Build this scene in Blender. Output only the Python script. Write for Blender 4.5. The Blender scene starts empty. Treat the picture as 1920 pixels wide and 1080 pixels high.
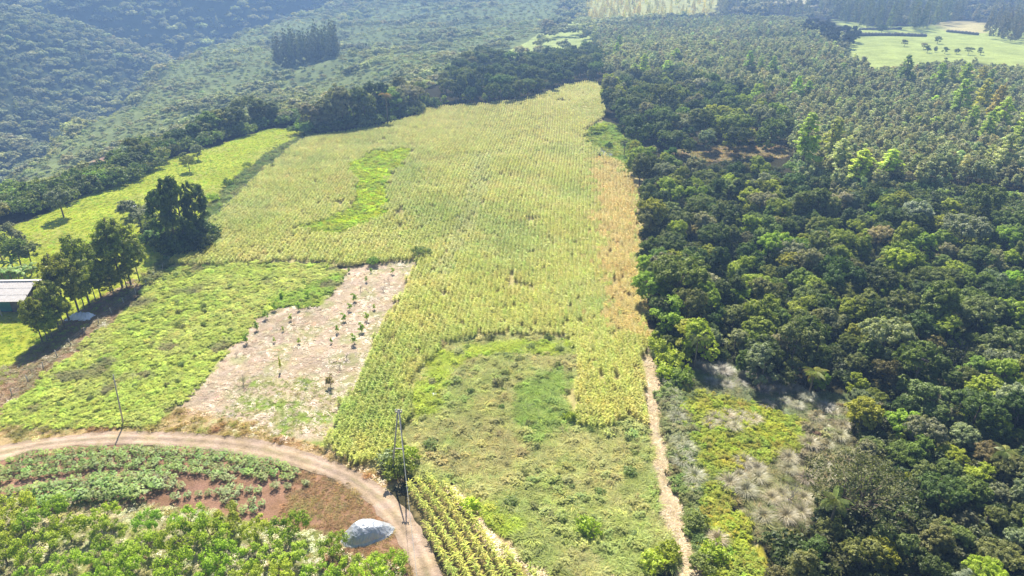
import bpy, math, random
import numpy as np
from mathutils import Vector, Matrix

random.seed(7)
RNG = np.random.default_rng(7)
SC = bpy.context.scene
COL = SC.collection

# ------------------------------------------------------------------ camera, world, sun, exposure
CAM_Z, PITCH, FOC = 58.0, math.radians(26.0), 1280.0      # focal length in pixels of a 1920 wide frame
cam_d = bpy.data.cameras.new("camera")
cam_d.lens, cam_d.sensor_width = 24.0, 36.0
cam_d.clip_start, cam_d.clip_end = 1.0, 6000.0
cam = bpy.data.objects.new("camera", cam_d)
cam.location = (0, 0, CAM_Z)
cam.rotation_euler = (math.pi / 2 - PITCH, 0, 0)
COL.objects.link(cam)
SC.camera = cam

SUN_EL, SUN_AZ = math.radians(50.0), math.radians(-9.0)    # azimuth from +Y towards +X
sun_dir = Vector((math.sin(SUN_AZ) * math.cos(SUN_EL), math.cos(SUN_AZ) * math.cos(SUN_EL), math.sin(SUN_EL)))
world = bpy.data.worlds.new("World")
SC.world = world
world.use_nodes = True
wn = world.node_tree
sky = wn.nodes.new("ShaderNodeTexSky")
sky.sky_type = 'NISHITA'
sky.sun_disc = False
sky.sun_elevation, sky.sun_rotation = SUN_EL, SUN_AZ
bg = wn.nodes["Background"]
bg.inputs["Strength"].default_value = 0.05
wn.links.new(sky.outputs[0], bg.inputs["Color"])

sun_d = bpy.data.lights.new("sun", 'SUN')
sun_d.energy, sun_d.angle, sun_d.color = 5.0, math.radians(0.5), (1.0, 0.94, 0.79)
sun = bpy.data.objects.new("sun", sun_d)
sun.rotation_euler = sun_dir.to_track_quat('Z', 'Y').to_euler()
sun.location = (0, 0, 300)
COL.objects.link(sun)

SC.view_settings.view_transform = 'Standard'
SC.view_settings.look = 'None'
SC.view_settings.exposure = 1.46
SC.view_settings.gamma = 1.0
SC.view_settings.use_curve_mapping = False
SC.render.engine = 'CYCLES'
SC.cycles.max_bounces = 6
SC.cycles.diffuse_bounces = 3
SC.cycles.transmission_bounces = 3
SC.cycles.volume_bounces = 0
SC.cycles.use_denoising = True
HAZE_DENSITY = 0.00048

# ------------------------------------------------------------------ terrain
YT = [0, 190, 215, 240, 256, 300, 360, 450, 600, 900, 1300, 2200]
XR = [-140, -132, -120, -104, -90, -62, -20, 0, 35, 70, 90, 90]
YS = [0, 270, 310, 407, 626, 850, 1000, 1300, 2200]
XS = [-190, -200, -205, -222, -262, -205, -130, -60, -60]        # shoulder where the near flank breaks off into the valley
ZS = [-30, -27, -26, -22, -14, 4, 16, 32, 60]


def sstep(a, b, v):
    t = np.clip((v - a) / (b - a), 0, 1)
    return t * t * (3 - 2 * t)


def H(x, y):
    x = np.asarray(x, float); y = np.asarray(y, float)
    far = np.maximum(y - 640, 0)
    P = 0.7 * np.sin(x / 29 + .6) * np.sin(y / 41 + .4) + 0.5 * np.sin(x / 17 + y / 23)
    P = P * sstep(60, 150, y) + 0.05 * far * sstep(640, 800, y)
    P = P + 1.2 * np.sin(x / 75 + 1.1) * np.sin(y / 95 - .8) * sstep(230, 420, y) + 3.0 * sstep(270, 400, y)
    P = P - 2.2 * sstep(25, 42, x) * (1 - sstep(130, 190, y))
    xr = np.interp(y, YT, XR); xs = np.interp(y, YS, XS); zs = np.interp(y, YS, ZS)
    xs = xs + 7 * np.sin(y / 31) + 4 * np.sin(y / 13 + 1)
    t = np.clip((xr - x) / np.maximum(xr - xs, 30), 0, 1)
    s = .35 * t * t * (3 - 2 * t) + .65 * np.power(t, 1.15)
    bump = 2.6 * np.sin(y / 27 + x / 33) * np.sin(np.pi * t) + 1.6 * np.sin(y / 12 - x / 17) * np.sin(np.pi * t)
    z = P * (1 - s) + zs * s + bump * sstep(230, 330, y)
    d = np.maximum(xs - x, 0)
    open_ = 1 - sstep(780, 980, y)
    z = z - 44 * open_ * sstep(0, 58, d)
    e = np.maximum(d - 46 * open_, 0)
    k = np.minimum(e / 110, 1)
    up = .60 * e * e / (e + 22) + k * (20 * np.sin(y / 44 + e / 95) + 8 * np.sin(y / 21 + 1 + e / 60) + 4 * np.sin(y / 11 + e / 25))
    up = up + k * .05 * np.maximum(y - 500, 0)
    z = z + 118 * np.tanh(up / 118)
    return z


CP, SP = math.cos(PITCH), math.sin(PITCH)


def project(x, y, z):
    """world to pixel of a 1920x1080 frame (arrays)"""
    dz = z - CAM_Z
    depth = y * CP - dz * SP
    v = y * SP + dz * CP
    depth = np.where(depth < 1, 1, depth)
    return 960 + FOC * x / depth, 540 - FOC * v / depth


_T = np.geomspace(30, 2600, 5200)


def at(px, py, dz=0.0):
    """where the sight line through a pixel meets the ground raised by dz"""
    cx, cy = px - 960, 540 - py
    vert, fwd = cy * CP - FOC * SP, FOC * CP + cy * SP
    x, z = cx / fwd * _T, CAM_Z + vert / fwd * _T
    below = z < H(x, _T) + dz
    i = int(np.argmax(below)) if below.any() else len(_T) - 1
    if i > 0:
        a = z[i - 1] - H(x[i - 1], _T[i - 1]) - dz; b = z[i] - H(x[i], _T[i]) - dz
        f = a / (a - b) if a != b else 0
        yy = _T[i - 1] + f * (_T[i] - _T[i - 1])
    else:
        yy = _T[0]
    xx = cx / fwd * yy
    return float(xx), float(yy), float(H(xx, yy))


def height_to(x, y, z, py):
    """height of a thing standing at x,y,z whose top shows at pixel row py"""
    cy = 540 - py
    vert, fwd = cy * CP - FOC * SP, FOC * CP + cy * SP
    return CAM_Z + vert / fwd * y - z


def inside(poly, px, py):
    r = np.zeros(np.shape(px), bool)
    n = len(poly)
    for i in range(n):
        x1, y1 = poly[i]; x2, y2 = poly[(i + 1) % n]
        if y1 == y2:
            continue
        c = ((y1 > py) != (y2 > py)) & (px < (x2 - x1) * (py - y1) / (y2 - y1) + x1)
        r ^= c
    return r


def vnoise(x, y, s, seed=0):
    """cheap smooth value noise in the ground plane, 0..1"""
    x = np.asarray(x, float) / s; y = np.asarray(y, float) / s
    ix, iy = np.floor(x).astype(np.int64), np.floor(y).astype(np.int64)
    fx, fy = x - ix, y - iy
    fx = fx * fx * (3 - 2 * fx); fy = fy * fy * (3 - 2 * fy)

    def h(a, b):
        n = (a * 374761393 + b * 668265263 + seed * 974711) & 0xffffffff
        n = ((n ^ (n >> 13)) * 1274126177) & 0xffffffff
        return ((n ^ (n >> 16)) & 0xffff) / 65535.0
    return (h(ix, iy) * (1 - fx) + h(ix + 1, iy) * fx) * (1 - fy) + (h(ix, iy + 1) * (1 - fx) + h(ix + 1, iy + 1) * fx) * fy


# ------------------------------------------------------------------ outlines read off the photograph (pixels of 1920x1080)
Z = {}
Z['corn'] = [(1118, 153), (1060, 162), (1020, 178), (985, 188), (900, 197), (830, 201), (800, 207), (770, 223), (720, 236), (650, 249), (580, 258),
             (540, 285), (480, 335), (430, 385), (395, 415), (370, 450), (335, 480), (316, 500), (420, 498), (520, 492), (600, 492), (640, 500), (700, 495),
             (775, 490), (792, 474), (770, 520), (735, 590), (700, 660), (665, 730), (635, 790), (602, 842), (650, 860), (690, 876), (715, 888),
             (738, 850), (765, 790), (782, 720), (800, 680), (830, 645), (900, 632), (1000, 626), (1070, 636), (1082, 670), (1082, 700), (1056, 740), (1070, 790),
             (1120, 806), (1170, 790), (1214, 800), (1214, 700), (1212, 600), (1205, 500), (1196, 400), (1192, 350), (1170, 312), (1140, 294), (1100, 272),
             (1095, 245), (1130, 225), (1137, 200), (1126, 165)]
Z['brightweed'] = [(700, 285), (770, 282), (776, 300), (740, 320), (720, 345), (735, 375), (722, 408), (680, 430), (600, 441), (553, 440), (560, 426),
                   (620, 410), (672, 382), (665, 345), (655, 312)]
Z['brownband'] = [(1110, 300), (1150, 296), (1200, 340), (1216, 640), (1130, 620), (1120, 420)]
Z['streak'] = [(890, 290), (925, 290), (912, 370), (880, 440), (840, 520), (810, 520), (850, 440), (878, 360)]
Z['soil'] = [(640, 503), (700, 498), (780, 486), (768, 525), (733, 590), (698, 660), (663, 730), (600, 842), (560, 830), (450, 790), (330, 775), (380, 715), (440, 645), (478, 600), (515, 578), (600, 573), (652, 512)]
Z['sparse'] = [(480, 720), (560, 705), (640, 735), (600, 842), (480, 800), (400, 780)]
Z['meadow'] = [(268, 556), (316, 500), (420, 497), (520, 492), (610, 494), (648, 508), (600, 573), (515, 580), (478, 602), (438, 648), (378, 718), (330, 770), (300, 792), (230, 802),
               (60, 806), (-300, 830), (-300, 850), (-200, 800), (0, 775), (130, 668)]
Z['brownstrip'] = [(268, 552), (130, 668), (0, 776), (-300, 900), (-400, 860), (0, 700), (130, 600), (250, 525)]
Z['pasture'] = [(578, 240), (500, 243), (400, 275), (280, 308), (200, 350), (100, 393), (20, 428), (-300, 520), (-300, 900), (0, 735), (120, 640), (262, 535), (300, 500), (370, 450), (395, 415), (430, 385), (480, 335), (560, 262)]
Z['road'] = None
Z['fenceline'] = [(578, 248), (585, 256), (545, 283), (484, 336), (434, 386), (398, 418), (374, 450), (340, 482), (318, 500), (275, 540), (268, 520), (330, 462), (400, 385), (430, 345), (500, 292)]
Z['cassava'] = [(-300, 900), (0, 862), (60, 842), (150, 834), (260, 832), (380, 838), (460, 850), (540, 870), (590, 890), (560, 960), (480, 985), (300, 960), (0, 960), (-300, 1000)]
Z['browngrass'] = [(560, 880), (600, 887), (650, 910), (688, 940), (728, 985), (755, 1030), (780, 1085), (780, 1200), (600, 1200), (600, 1000), (520, 985), (540, 920)]
Z['orchard'] = [(-300, 960), (0, 930), (250, 940), (400, 960), (520, 985), (600, 990), (640, 1030), (770, 1070), (775, 1250), (-300, 1250)]
Z['verge'] = [(-300, 836), (0, 800), (230, 798), (300, 785), (340, 765), (450, 790), (560, 828), (612, 845), (700, 880), (750, 900), (720, 925), (600, 868), (450, 830), (340, 820), (220, 818), (100, 826), (0, 842), (-300, 900)]
Z['plot'] = [(764, 914), (800, 904), (838, 916), (868, 958), (925, 1022), (1010, 1090), (1060, 1200), (840, 1200), (826, 1060), (800, 1000)]
Z['stubble'] = [(840, 912), (858, 915), (880, 945), (930, 1005), (1000, 1050), (1080, 1090), (1300, 1085), (1340, 1200), (1060, 1200), (1010, 1090), (925, 1022), (868, 958)]
Z['weeds'] = [(782, 700), (800, 672), (832, 645), (900, 634), (1000, 628), (1072, 638), (1084, 680), (1084, 705), (1058, 742), (1072, 792), (1120, 808), (1170, 792), (1214, 802), (1222, 880), (1240, 960), (1262, 1060),
              (1240, 1076), (1080, 1086), (1000, 1046), (932, 1000), (884, 945), (856, 910), (800, 900), (755, 892), (740, 870), (765, 790)]
Z['shrubstrip'] = [(1222, 640), (1250, 650), (1285, 720), (1292, 800), (1305, 880), (1310, 960), (1330, 1090), (1350, 1200), (1330, 1200), (1312, 1060), (1285, 970), (1264, 900), (1244, 800), (1238, 700)]
Z['marsh'] = [(1280, 735), (1340, 742), (1440, 765), (1515, 800), (1520, 830), (1440, 870), (1372, 880), (1372, 950), (1405, 1010), (1440, 1085), (1460, 1200), (1340, 1200), (1326, 1080), (1310, 950), (1295, 830)]
Z['tawny'] = [(1372, 882), (1400, 864), (1440, 874), (1470, 856), (1500, 884), (1548, 900), (1520, 940), (1562, 985), (1500, 1000), (1492, 1045), (1440, 1008), (1405, 1034), (1384, 985), (1396, 950), (1364, 920)]
Z['shade'] = [(1290, 690), (1380, 680), (1520, 740), (1660, 755), (1640, 790), (1520, 795), (1440, 768), (1340, 745), (1280, 737)]
Z['tawny_far'] = [(1515, 785), (1580, 765), (1640, 790), (1720, 840), (1700, 900), (1620, 940), (1560, 1000), (1545, 900), (1505, 850)]
Z['pinkpatch'] = [(1255, 284), (1290, 278), (1470, 272), (1475, 296), (1400, 300), (1300, 304), (1250, 296)]
Z['pondside'] = [(1092, 246), (1130, 226), (1160, 238), (1176, 270), (1176, 308), (1150, 300), (1100, 274)]
Z['farpasture'] = [(1590, 84), (1600, 62), (1560, 36), (1640, 50), (1735, 48), (1780, 44), (2100, 52), (2300, 110), (1960, 130), (1850, 121), (1790, 116), (1680, 132), (1640, 134), (1590, 110)]
Z['paleplant'] = [(1095, -60), (1350, -60), (1350, 8), (1330, 30), (1102, 34)]
Z['fardry'] = [(1750, 42), (1800, 38), (1850, 44), (1850, 64), (1780, 60)]
Z['clearing'] = [(900, 112), (930, 92), (980, 74), (1040, 54), (1062, 30), (1085, 40), (1092, 60), (1112, 70), (1104, 92), (1040, 98), (980, 108)]
Z['redbank'] = [(60, 372), (120, 345), (150, 330), (182, 298), (206, 288), (200, 308), (165, 340), (110, 372)]
Z['farclear'] = [(1450, -20), (1520, -20), (1525, 12), (1500, 14), (1450, 4)]

ROAD_UP = [(p, q - 3) for p, q in [(-500, 950), (-200, 880), (0, 838), (100, 822), (220, 811), (340, 814), (450, 822), (530, 836), (600, 858), (660, 882), (710, 910), (750, 945), (785, 990), (813, 1040), (832, 1085), (850, 1200)]]
ROAD_LO = [(p, q + 3) for p, q in [(-500, 1000), (-200, 915), (0, 862), (60, 841), (150, 832), (260, 831), (380, 837), (460, 849), (540, 868), (600, 885), (650, 908), (690, 938), (730, 985), (757, 1030), (781, 1085), (797, 1200)]]
TRACK_L = [(1213, 690), (1215, 740), (1216, 800), (1222, 880), (1240, 960), (1262, 1040), (1272, 1085), (1285, 1200)]
TRACK_R = [(1232, 692), (1238, 740), (1244, 800), (1264, 900), (1283, 980), (1306, 1050), (1324, 1085), (1350, 1200)]

Z['road'] = ROAD_UP + ROAD_LO[::-1]
Z['track'] = TRACK_L + TRACK_R[::-1]
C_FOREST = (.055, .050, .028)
ZONES = [('redbank', (.46, .30, .23)),  # name, ground colour, edge wobble in pixels per metre of distance
    ('pasture', (.38, .41, .055)), ('farpasture', (.36, .41, .13)), ('fardry', (.50, .43, .22)), ('clearing', (.40, .46, .17)), ('paleplant', (.44, .43, .16)), ('farclear', (.5, .45, .25)),
    ('corn', (.46, .40, .19)), ('brightweed', (.42, .46, .03)), ('brownband', (.46, .375, .18)), ('streak', (.42, .41, .17)),
    ('meadow', (.30, .34, .08)), ('brownstrip', (.27, .17, .10)), ('fenceline', (.20, .24, .08)), ('soil', (.46, .36, .265)),
    ('orchard', (.37, .33, .20)), ('cassava', (.30, .175, .12)), ('browngrass', (.32, .19, .12)), ('verge', (.44, .32, .17)),
    ('plot', (.24, .19, .09)), ('weeds', (.20, .19, .07)), ('stubble', (.56, .44, .23)),
    ('shrubstrip', (.16, .18, .07)), ('marsh', (.34, .31, .05)), ('tawny', (.33, .28, .18)), ('tawny_far', (.30, .26, .16)), ('pinkpatch', (.40, .31, .22)), ('pondside', (.24, .31, .06)),
]


# ------------------------------------------------------------------ mesh and object helpers
def mesh_np(name, V, F, mats, var=None, fmi=None, col=None, smooth=False):
    """V (n,3), F list of index arrays/tuples or an (m,k) array"""
    me = bpy.data.meshes.new(name)
    V = np.asarray(V, np.float32)
    me.vertices.add(len(V))
    me.vertices.foreach_set("co", V.ravel())
    if isinstance(F, np.ndarray):
        k = F.shape[1]
        loops = F.ravel(); starts = np.arange(len(F)) * k
    else:
        lens = np.array([len(f) for f in F])
        loops = np.concatenate([np.asarray(f) for f in F]); starts = np.concatenate([[0], np.cumsum(lens)[:-1]])
    me.loops.add(len(loops)); me.polygons.add(len(F))
    me.loops.foreach_set("vertex_index", loops.astype(np.int32))
    me.polygons.foreach_set("loop_start", starts.astype(np.int32))
    if fmi is not None:
        me.polygons.foreach_set("material_index", np.asarray(fmi, np.int32))
    me.polygons.foreach_set("use_smooth", np.full(len(F), smooth))
    if var is not None:
        a = me.attributes.new("var", 'FLOAT', 'POINT')
        a.data.foreach_set("value", np.asarray(var, np.float32))
    if col is not None:
        a = me.attributes.new("ground_colour", 'FLOAT_COLOR', 'POINT')
        a.data.foreach_set("color", np.hstack([col, np.ones((len(col), 1))]).astype(np.float32).ravel())
    for m in (mats if isinstance(mats, (list, tuple)) else [mats]):
        me.materials.append(m)
    me.update(calc_edges=True)
    me.validate()
    return me


class MB:
    """collects pieces of ONE part"""
    def __init__(s):
        s.V, s.F, s.M, s.var = [], [], [], []
        s.n = 0

    def add(s, V, F, m=0, var=.5):
        V = np.asarray(V, float).reshape(-1, 3)
        s.V.append(V)
        for f in F:
            s.F.append(tuple(int(i) + s.n for i in f)); s.M.append(m)
        s.var.append(np.broadcast_to(np.asarray(var, float), (len(V),)))
        s.n += len(V)

    def box(s, c, d, rz=0, m=0, var=.5):
        x, y, z = (q / 2 for q in d)
        P = np.array([(-x, -y, -z), (x, -y, -z), (x, y, -z), (-x, y, -z), (-x, -y, z), (x, -y, z), (x, y, z), (-x, y, z)])
        R = np.array([[math.cos(rz), -math.sin(rz), 0], [math.sin(rz), math.cos(rz), 0], [0, 0, 1]])
        s.add(P @ R.T + np.array(c), [(0, 3, 2, 1), (4, 5, 6, 7), (0, 1, 5, 4), (1, 2, 6, 5), (2, 3, 7, 6), (3, 0, 4, 7)], m, var)

    def tube(s, pts, rad, k=6, m=0, var=.5, cap=True):
        pts = [np.array(p, float) for p in pts]
        V = []
        for i, p in enumerate(pts):
            t = pts[min(i + 1, len(pts) - 1)] - pts[max(i - 1, 0)]
            t /= max(np.linalg.norm(t), 1e-6)
            a = np.cross(t, (1, 0, 0) if abs(t[0]) < .8 else (0, 1, 0)); a /= np.linalg.norm(a)
            b = np.cross(t, a)
            r = rad[i] if hasattr(rad, '__len__') else rad
            for j in range(k):
                w = 2 * math.pi * j / k
                V.append(p + r * (math.cos(w) * a + math.sin(w) * b))
        F = []
        for i in range(len(pts) - 1):
            for j in range(k):
                F.append((i * k + j, i * k + (j + 1) % k, (i + 1) * k + (j + 1) % k, (i + 1) * k + j))
        if cap:
            F.append(tuple(range(k))[::-1]); F.append(tuple((len(pts) - 1) * k + j for j in range(k)))
        s.add(V, F, m, var)

    def mesh(s, name, mats, smooth=False):
        return mesh_np(name, np.vstack(s.V), s.F, mats, np.concatenate(s.var), s.M, smooth=smooth)


def link(name, me, parent=None, loc=(0, 0, 0), rz=0.0, scl=1.0):
    o = bpy.data.objects.new(name, me)
    COL.objects.link(o)
    o.location = loc
    o.rotation_euler = (0, 0, rz)
    o.scale = (scl,) * 3 if not hasattr(scl, '__len__') else scl
    if parent is not None:
        o.parent = parent
    return o


def tag(o, label, cat, group=None):
    o['label'] = label
    o['category'] = cat
    if group:
        o['group'] = group
    return o


def structure(o):
    o['kind'] = 'structure'
    return o


def thing(name, label, cat, loc, rz=0.0, scl=1.0, group=None):
    return tag(link(name, None, None, loc, rz, scl), label, cat, group)


# ------------------------------------------------------------------ materials
def node_mat(name):
    m = bpy.data.materials.new(name)
    m.use_nodes = True
    nt = m.node_tree
    nt.nodes.clear()
    out = nt.nodes.new("ShaderNodeOutputMaterial")
    return m, nt, out


def N(nt, kind, **inputs):
    n = nt.nodes.new("ShaderNode" + kind)
    for k, v in inputs.items():
        if k in n.inputs:
            n.inputs[k].default_value = v
    return n


def math_node(nt, op, a, b=None, c=None):
    n = nt.nodes.new("ShaderNodeMath"); n.operation = op
    for i, v in enumerate((a, b, c)):
        if v is None:
            continue
        if isinstance(v, (int, float)):
            n.inputs[i].default_value = v
        else:
            nt.links.new(v, n.inputs[i])
    return n.outputs[0]


def vmul(nt, a, b):
    n = nt.nodes.new("ShaderNodeVectorMath"); n.operation = 'MULTIPLY'
    for i, v in enumerate((a, b)):
        if isinstance(v, tuple):
            n.inputs[i].default_value = v
        else:
            nt.links.new(v, n.inputs[i])
    return n.outputs[0]


def leaf_mat(name, transl=.35, gloss=.05, rough=.45, lo=.6, hi=1.45, warm=(1.15, 1.04, .75), cool=(.92, 1.0, 1.0), tcol=(1.25, 1.15, .45)):
    """leaves: colour from the plant's own tint, varied leaf by leaf; some light passes through"""
    m, nt, out = node_mat(name)
    tint = nt.nodes.new("ShaderNodeAttribute"); tint.attribute_type = 'INSTANCER'; tint.attribute_name = "tint"
    var = nt.nodes.new("ShaderNodeAttribute"); var.attribute_type = 'GEOMETRY'; var.attribute_name = "var"
    mix = nt.nodes.new("ShaderNodeMix"); mix.data_type = 'RGBA'
    mix.inputs[6].default_value = (*[c * lo for c in cool], 1); mix.inputs[7].default_value = (*[c * hi for c in warm], 1)
    nt.links.new(var.outputs["Fac"], mix.inputs[0])
    col = vmul(nt, tint.outputs["Vector"], mix.outputs[2])
    d = N(nt, "BsdfDiffuse"); nt.links.new(col, d.inputs[0])
    t = N(nt, "BsdfTranslucent"); nt.links.new(vmul(nt, col, tcol), t.inputs[0])
    a = N(nt, "MixShader", Fac=transl)
    nt.links.new(d.outputs[0], a.inputs[1]); nt.links.new(t.outputs[0], a.inputs[2])
    res = a.outputs[0]
    if gloss > 0:
        g = N(nt, "BsdfGlossy", Roughness=rough)
        b = N(nt, "MixShader", Fac=gloss)
        nt.links.new(res, b.inputs[1]); nt.links.new(g.outputs[0], b.inputs[2]); res = b.outputs[0]
    nt.links.new(res, out.inputs[0])
    return m


def plain_mat(name, c1, c2=None, scale=4.0, rough=.8, bump=.0, metal=0.0, stretch=(1, 1, 1), spec=.3):
    m, nt, out = node_mat(name)
    p = N(nt, "BsdfPrincipled", Roughness=rough, Metallic=metal)
    p.inputs["Specular IOR Level"].default_value = spec
    tc = nt.nodes.new("ShaderNodeTexCoord")
    mp = nt.nodes.new("ShaderNodeMapping"); mp.inputs["Scale"].default_value = stretch
    nt.links.new(tc.outputs["Object"], mp.inputs[0])
    no = N(nt, "TexNoise", Scale=scale, Detail=5.0, Roughness=.6)
    nt.links.new(mp.outputs[0], no.inputs["Vector"])
    mix = nt.nodes.new("ShaderNodeMix"); mix.data_type = 'RGBA'
    mix.inputs[6].default_value = (*c1, 1); mix.inputs[7].default_value = (*(c2 or c1), 1)
    st = N(nt, "MapRange"); st.inputs[1].default_value = .3; st.inputs[2].default_value = .7
    nt.links.new(no.outputs[0], st.inputs[0]); nt.links.new(st.outputs[0], mix.inputs[0])
    nt.links.new(mix.outputs[2], p.inputs["Base Color"])
    if bump:
        b = N(nt, "Bump", Strength=bump, Distance=.1)
        nt.links.new(no.outputs[0], b.inputs["Height"]); nt.links.new(b.outputs[0], p.inputs["Normal"])
    nt.links.new(p.outputs[0], out.inputs[0])
    return m


def ground_mat(name, attr=True, c=(.4, .3, .2), fine=.9, ruts=False):
    m, nt, out = node_mat(name)
    geo = nt.nodes.new("ShaderNodeNewGeometry")

    def noise(scale, detail, rough=.6):
        n = N(nt, "TexNoise", Scale=scale, Detail=detail, Roughness=rough)
        nt.links.new(geo.outputs["Position"], n.inputs["Vector"])
        return n.outputs[0]

    def rng(v, a, b, c_, d_):
        r = N(nt, "MapRange")
        for i, q in enumerate((a, b, c_, d_)):
            r.inputs[i + 1].default_value = q
        nt.links.new(v, r.inputs[0])
        return r.outputs[0]
    big = rng(noise(.09, 4), .3, .7, .78, 1.22)
    mid = rng(noise(.7, 6, .7), .3, .7, .80, 1.20)
    fin = rng(noise(5.0, 4, .75), .25, .75, 1 - .45 * fine, 1 + .45 * fine)
    k = math_node(nt, 'MULTIPLY', math_node(nt, 'MULTIPLY', big, mid), fin)
    if attr:
        a = nt.nodes.new("ShaderNodeAttribute"); a.attribute_type = 'GEOMETRY'; a.attribute_name = "ground_colour"
        base = a.outputs["Vector"]
    else:
        rgb = nt.nodes.new("ShaderNodeRGB"); rgb.outputs[0].default_value = (*c, 1); base = rgb.outputs[0]
    comb = nt.nodes.new("ShaderNodeCombineXYZ")
    nt.links.new(k, comb.inputs[0]); nt.links.new(k, comb.inputs[1])
    nt.links.new(math_node(nt, 'MULTIPLY', k, rng(noise(.35, 3), .3, .7, .85, 1.1)), comb.inputs[2])
    col = vmul(nt, base, comb.outputs[0])
    d = N(nt, "BsdfDiffuse", Roughness=.6)
    nt.links.new(col, d.inputs[0])
    b = N(nt, "Bump", Strength=.7, Distance=.25)
    nt.links.new(math_node(nt, 'ADD', noise(1.6, 6, .7), math_node(nt, 'MULTIPLY', noise(7, 3), .4)), b.inputs["Height"])
    nt.links.new(b.outputs[0], d.inputs["Normal"])
    nt.links.new(d.outputs[0], out.inputs[0])
    return m


M = {}
M['ground'] = ground_mat('soil_and_turf')
M['road'] = ground_mat('packed_earth', True, fine=.45)
M['leaf'] = leaf_mat('broad_leaves', .36, .016, .45, warm=(1.07, 1.04, .78), tcol=(1.08, 1.18, .45))
M['euc'] = leaf_mat('eucalyptus_leaves', .42, .03, .45, warm=(1.14, 1.08, .6), cool=(.88, 1.0, .9), tcol=(1.05, 1.15, .4))
M['yeuc'] = leaf_mat('young_eucalyptus_leaves', .34, .04, .45, warm=(1.08, 1.05, .88), tcol=(1.1, 1.1, .7))
M['farleaf'] = leaf_mat('distant_leaves', .30, .03, .5)
M['corn'] = leaf_mat('corn_leaves', .28, .022, .42, lo=.74, hi=1.26, warm=(1.12, 1.0, .9), cool=(.88, 1.0, .8), tcol=(1.1, 1.1, .7))
M['grass'] = leaf_mat('grass_blades', .40, .012, .5, lo=.75, hi=1.25, tcol=(1.08, 1.15, .5), warm=(1.08, 1.04, .8))
M['straw'] = leaf_mat('dry_grass_blades', .30, .06, .45, lo=.75, hi=1.3, tcol=(1.0, 1.0, .9), warm=(1.05, 1.0, .92), cool=(1, 1, .95))
M['bark'] = plain_mat('bark', (.10, .075, .05), (.20, .16, .12), 6, .9, .5, stretch=(1, 1, .3))
M['bark_pale'] = plain_mat('pale_bark', (.26, .22, .17), (.14, .11, .08), 5, .85, .4, stretch=(1, 1, .25))
M['twig'] = plain_mat('grey_twigs', (.26, .23, .22), (.16, .14, .13), 5, .9, .3)
M['pole'] = plain_mat('weathered_pole', (.44, .41, .36), (.30, .27, .23), 7, .85, .3, stretch=(1, 1, .1))
M['wire'] = plain_mat('wire', (.45, .45, .43), None, 3, .45, metal=.6)
M['white'] = plain_mat('white_plastic', (.78, .80, .82), (.66, .68, .72), 3, .4, .1)
M['roof'] = plain_mat('fibre_cement_roof', (.52, .49, .49), (.40, .37, .37), 1.6, .75, .1)
M['wall'] = plain_mat('farm_wall', (.16, .13, .13), (.10, .08, .08), 2, .85, .1)
M['teal'] = plain_mat('teal_paint', (.05, .20, .20), (.03, .13, .14), 2, .6)
M['stone'] = plain_mat('mossy_stone', (.10, .09, .075), (.05, .045, .04), 1.2, .95, .6)
M['rubber'] = plain_mat('dark_plastic', (.03, .03, .03), None, 2, .6)

# ------------------------------------------------------------------ ground sheet


def axis(segs):
    v = [segs[0][0]]
    for a, b, step0, step1 in segs:
        x = a
        L = b - a
        while x < b - 1e-6:
            f = (x - a) / L
            x = min(b, x + step0 + (step1 - step0) * f)
            v.append(x)
    return np.unique(np.round(np.array(v), 4))


gx = axis([(-900, -300, 22, 12), (-300, -110, 8, 1.4), (-110, 75, .55, .55), (75, 300, 1.2, 8), (300, 1500, 10, 40)])
gy = axis([(15, 45, 2.5, .6), (45, 150, .5, .6), (150, 320, .7, 1.6), (320, 700, 2.5, 6), (700, 2300, 8, 50)])
GX, GY = np.meshgrid(gx, gy)
GZ = H(GX, GY)
fx, fy = GX.ravel(), GY.ravel()
px0, py0 = project(fx, fy, GZ.ravel())
pxm = FOC / np.maximum(fy * CP - (GZ.ravel() - CAM_Z) * SP, 20)      # pixels per metre
wob = (vnoise(fx, fy, 1.7, 3) - .5) * 1.3 + (vnoise(fx, fy, 5.5, 5) - .5) * 1.6
wob2 = (vnoise(fx, fy, 1.7, 13) - .5) * 1.0 + (vnoise(fx, fy, 5.5, 15) - .5) * 1.2
pxw, pyw = px0 + wob * pxm, py0 + wob2 * pxm * .5
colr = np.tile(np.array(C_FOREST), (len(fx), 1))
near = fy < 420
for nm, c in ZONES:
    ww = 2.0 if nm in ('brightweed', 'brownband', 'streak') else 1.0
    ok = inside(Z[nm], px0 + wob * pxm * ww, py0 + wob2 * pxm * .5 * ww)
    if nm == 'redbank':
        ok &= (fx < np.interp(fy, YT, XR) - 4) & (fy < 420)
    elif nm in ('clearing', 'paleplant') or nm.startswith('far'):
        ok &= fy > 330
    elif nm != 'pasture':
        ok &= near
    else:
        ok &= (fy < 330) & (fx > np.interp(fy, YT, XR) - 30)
    colr[ok] = c
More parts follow.
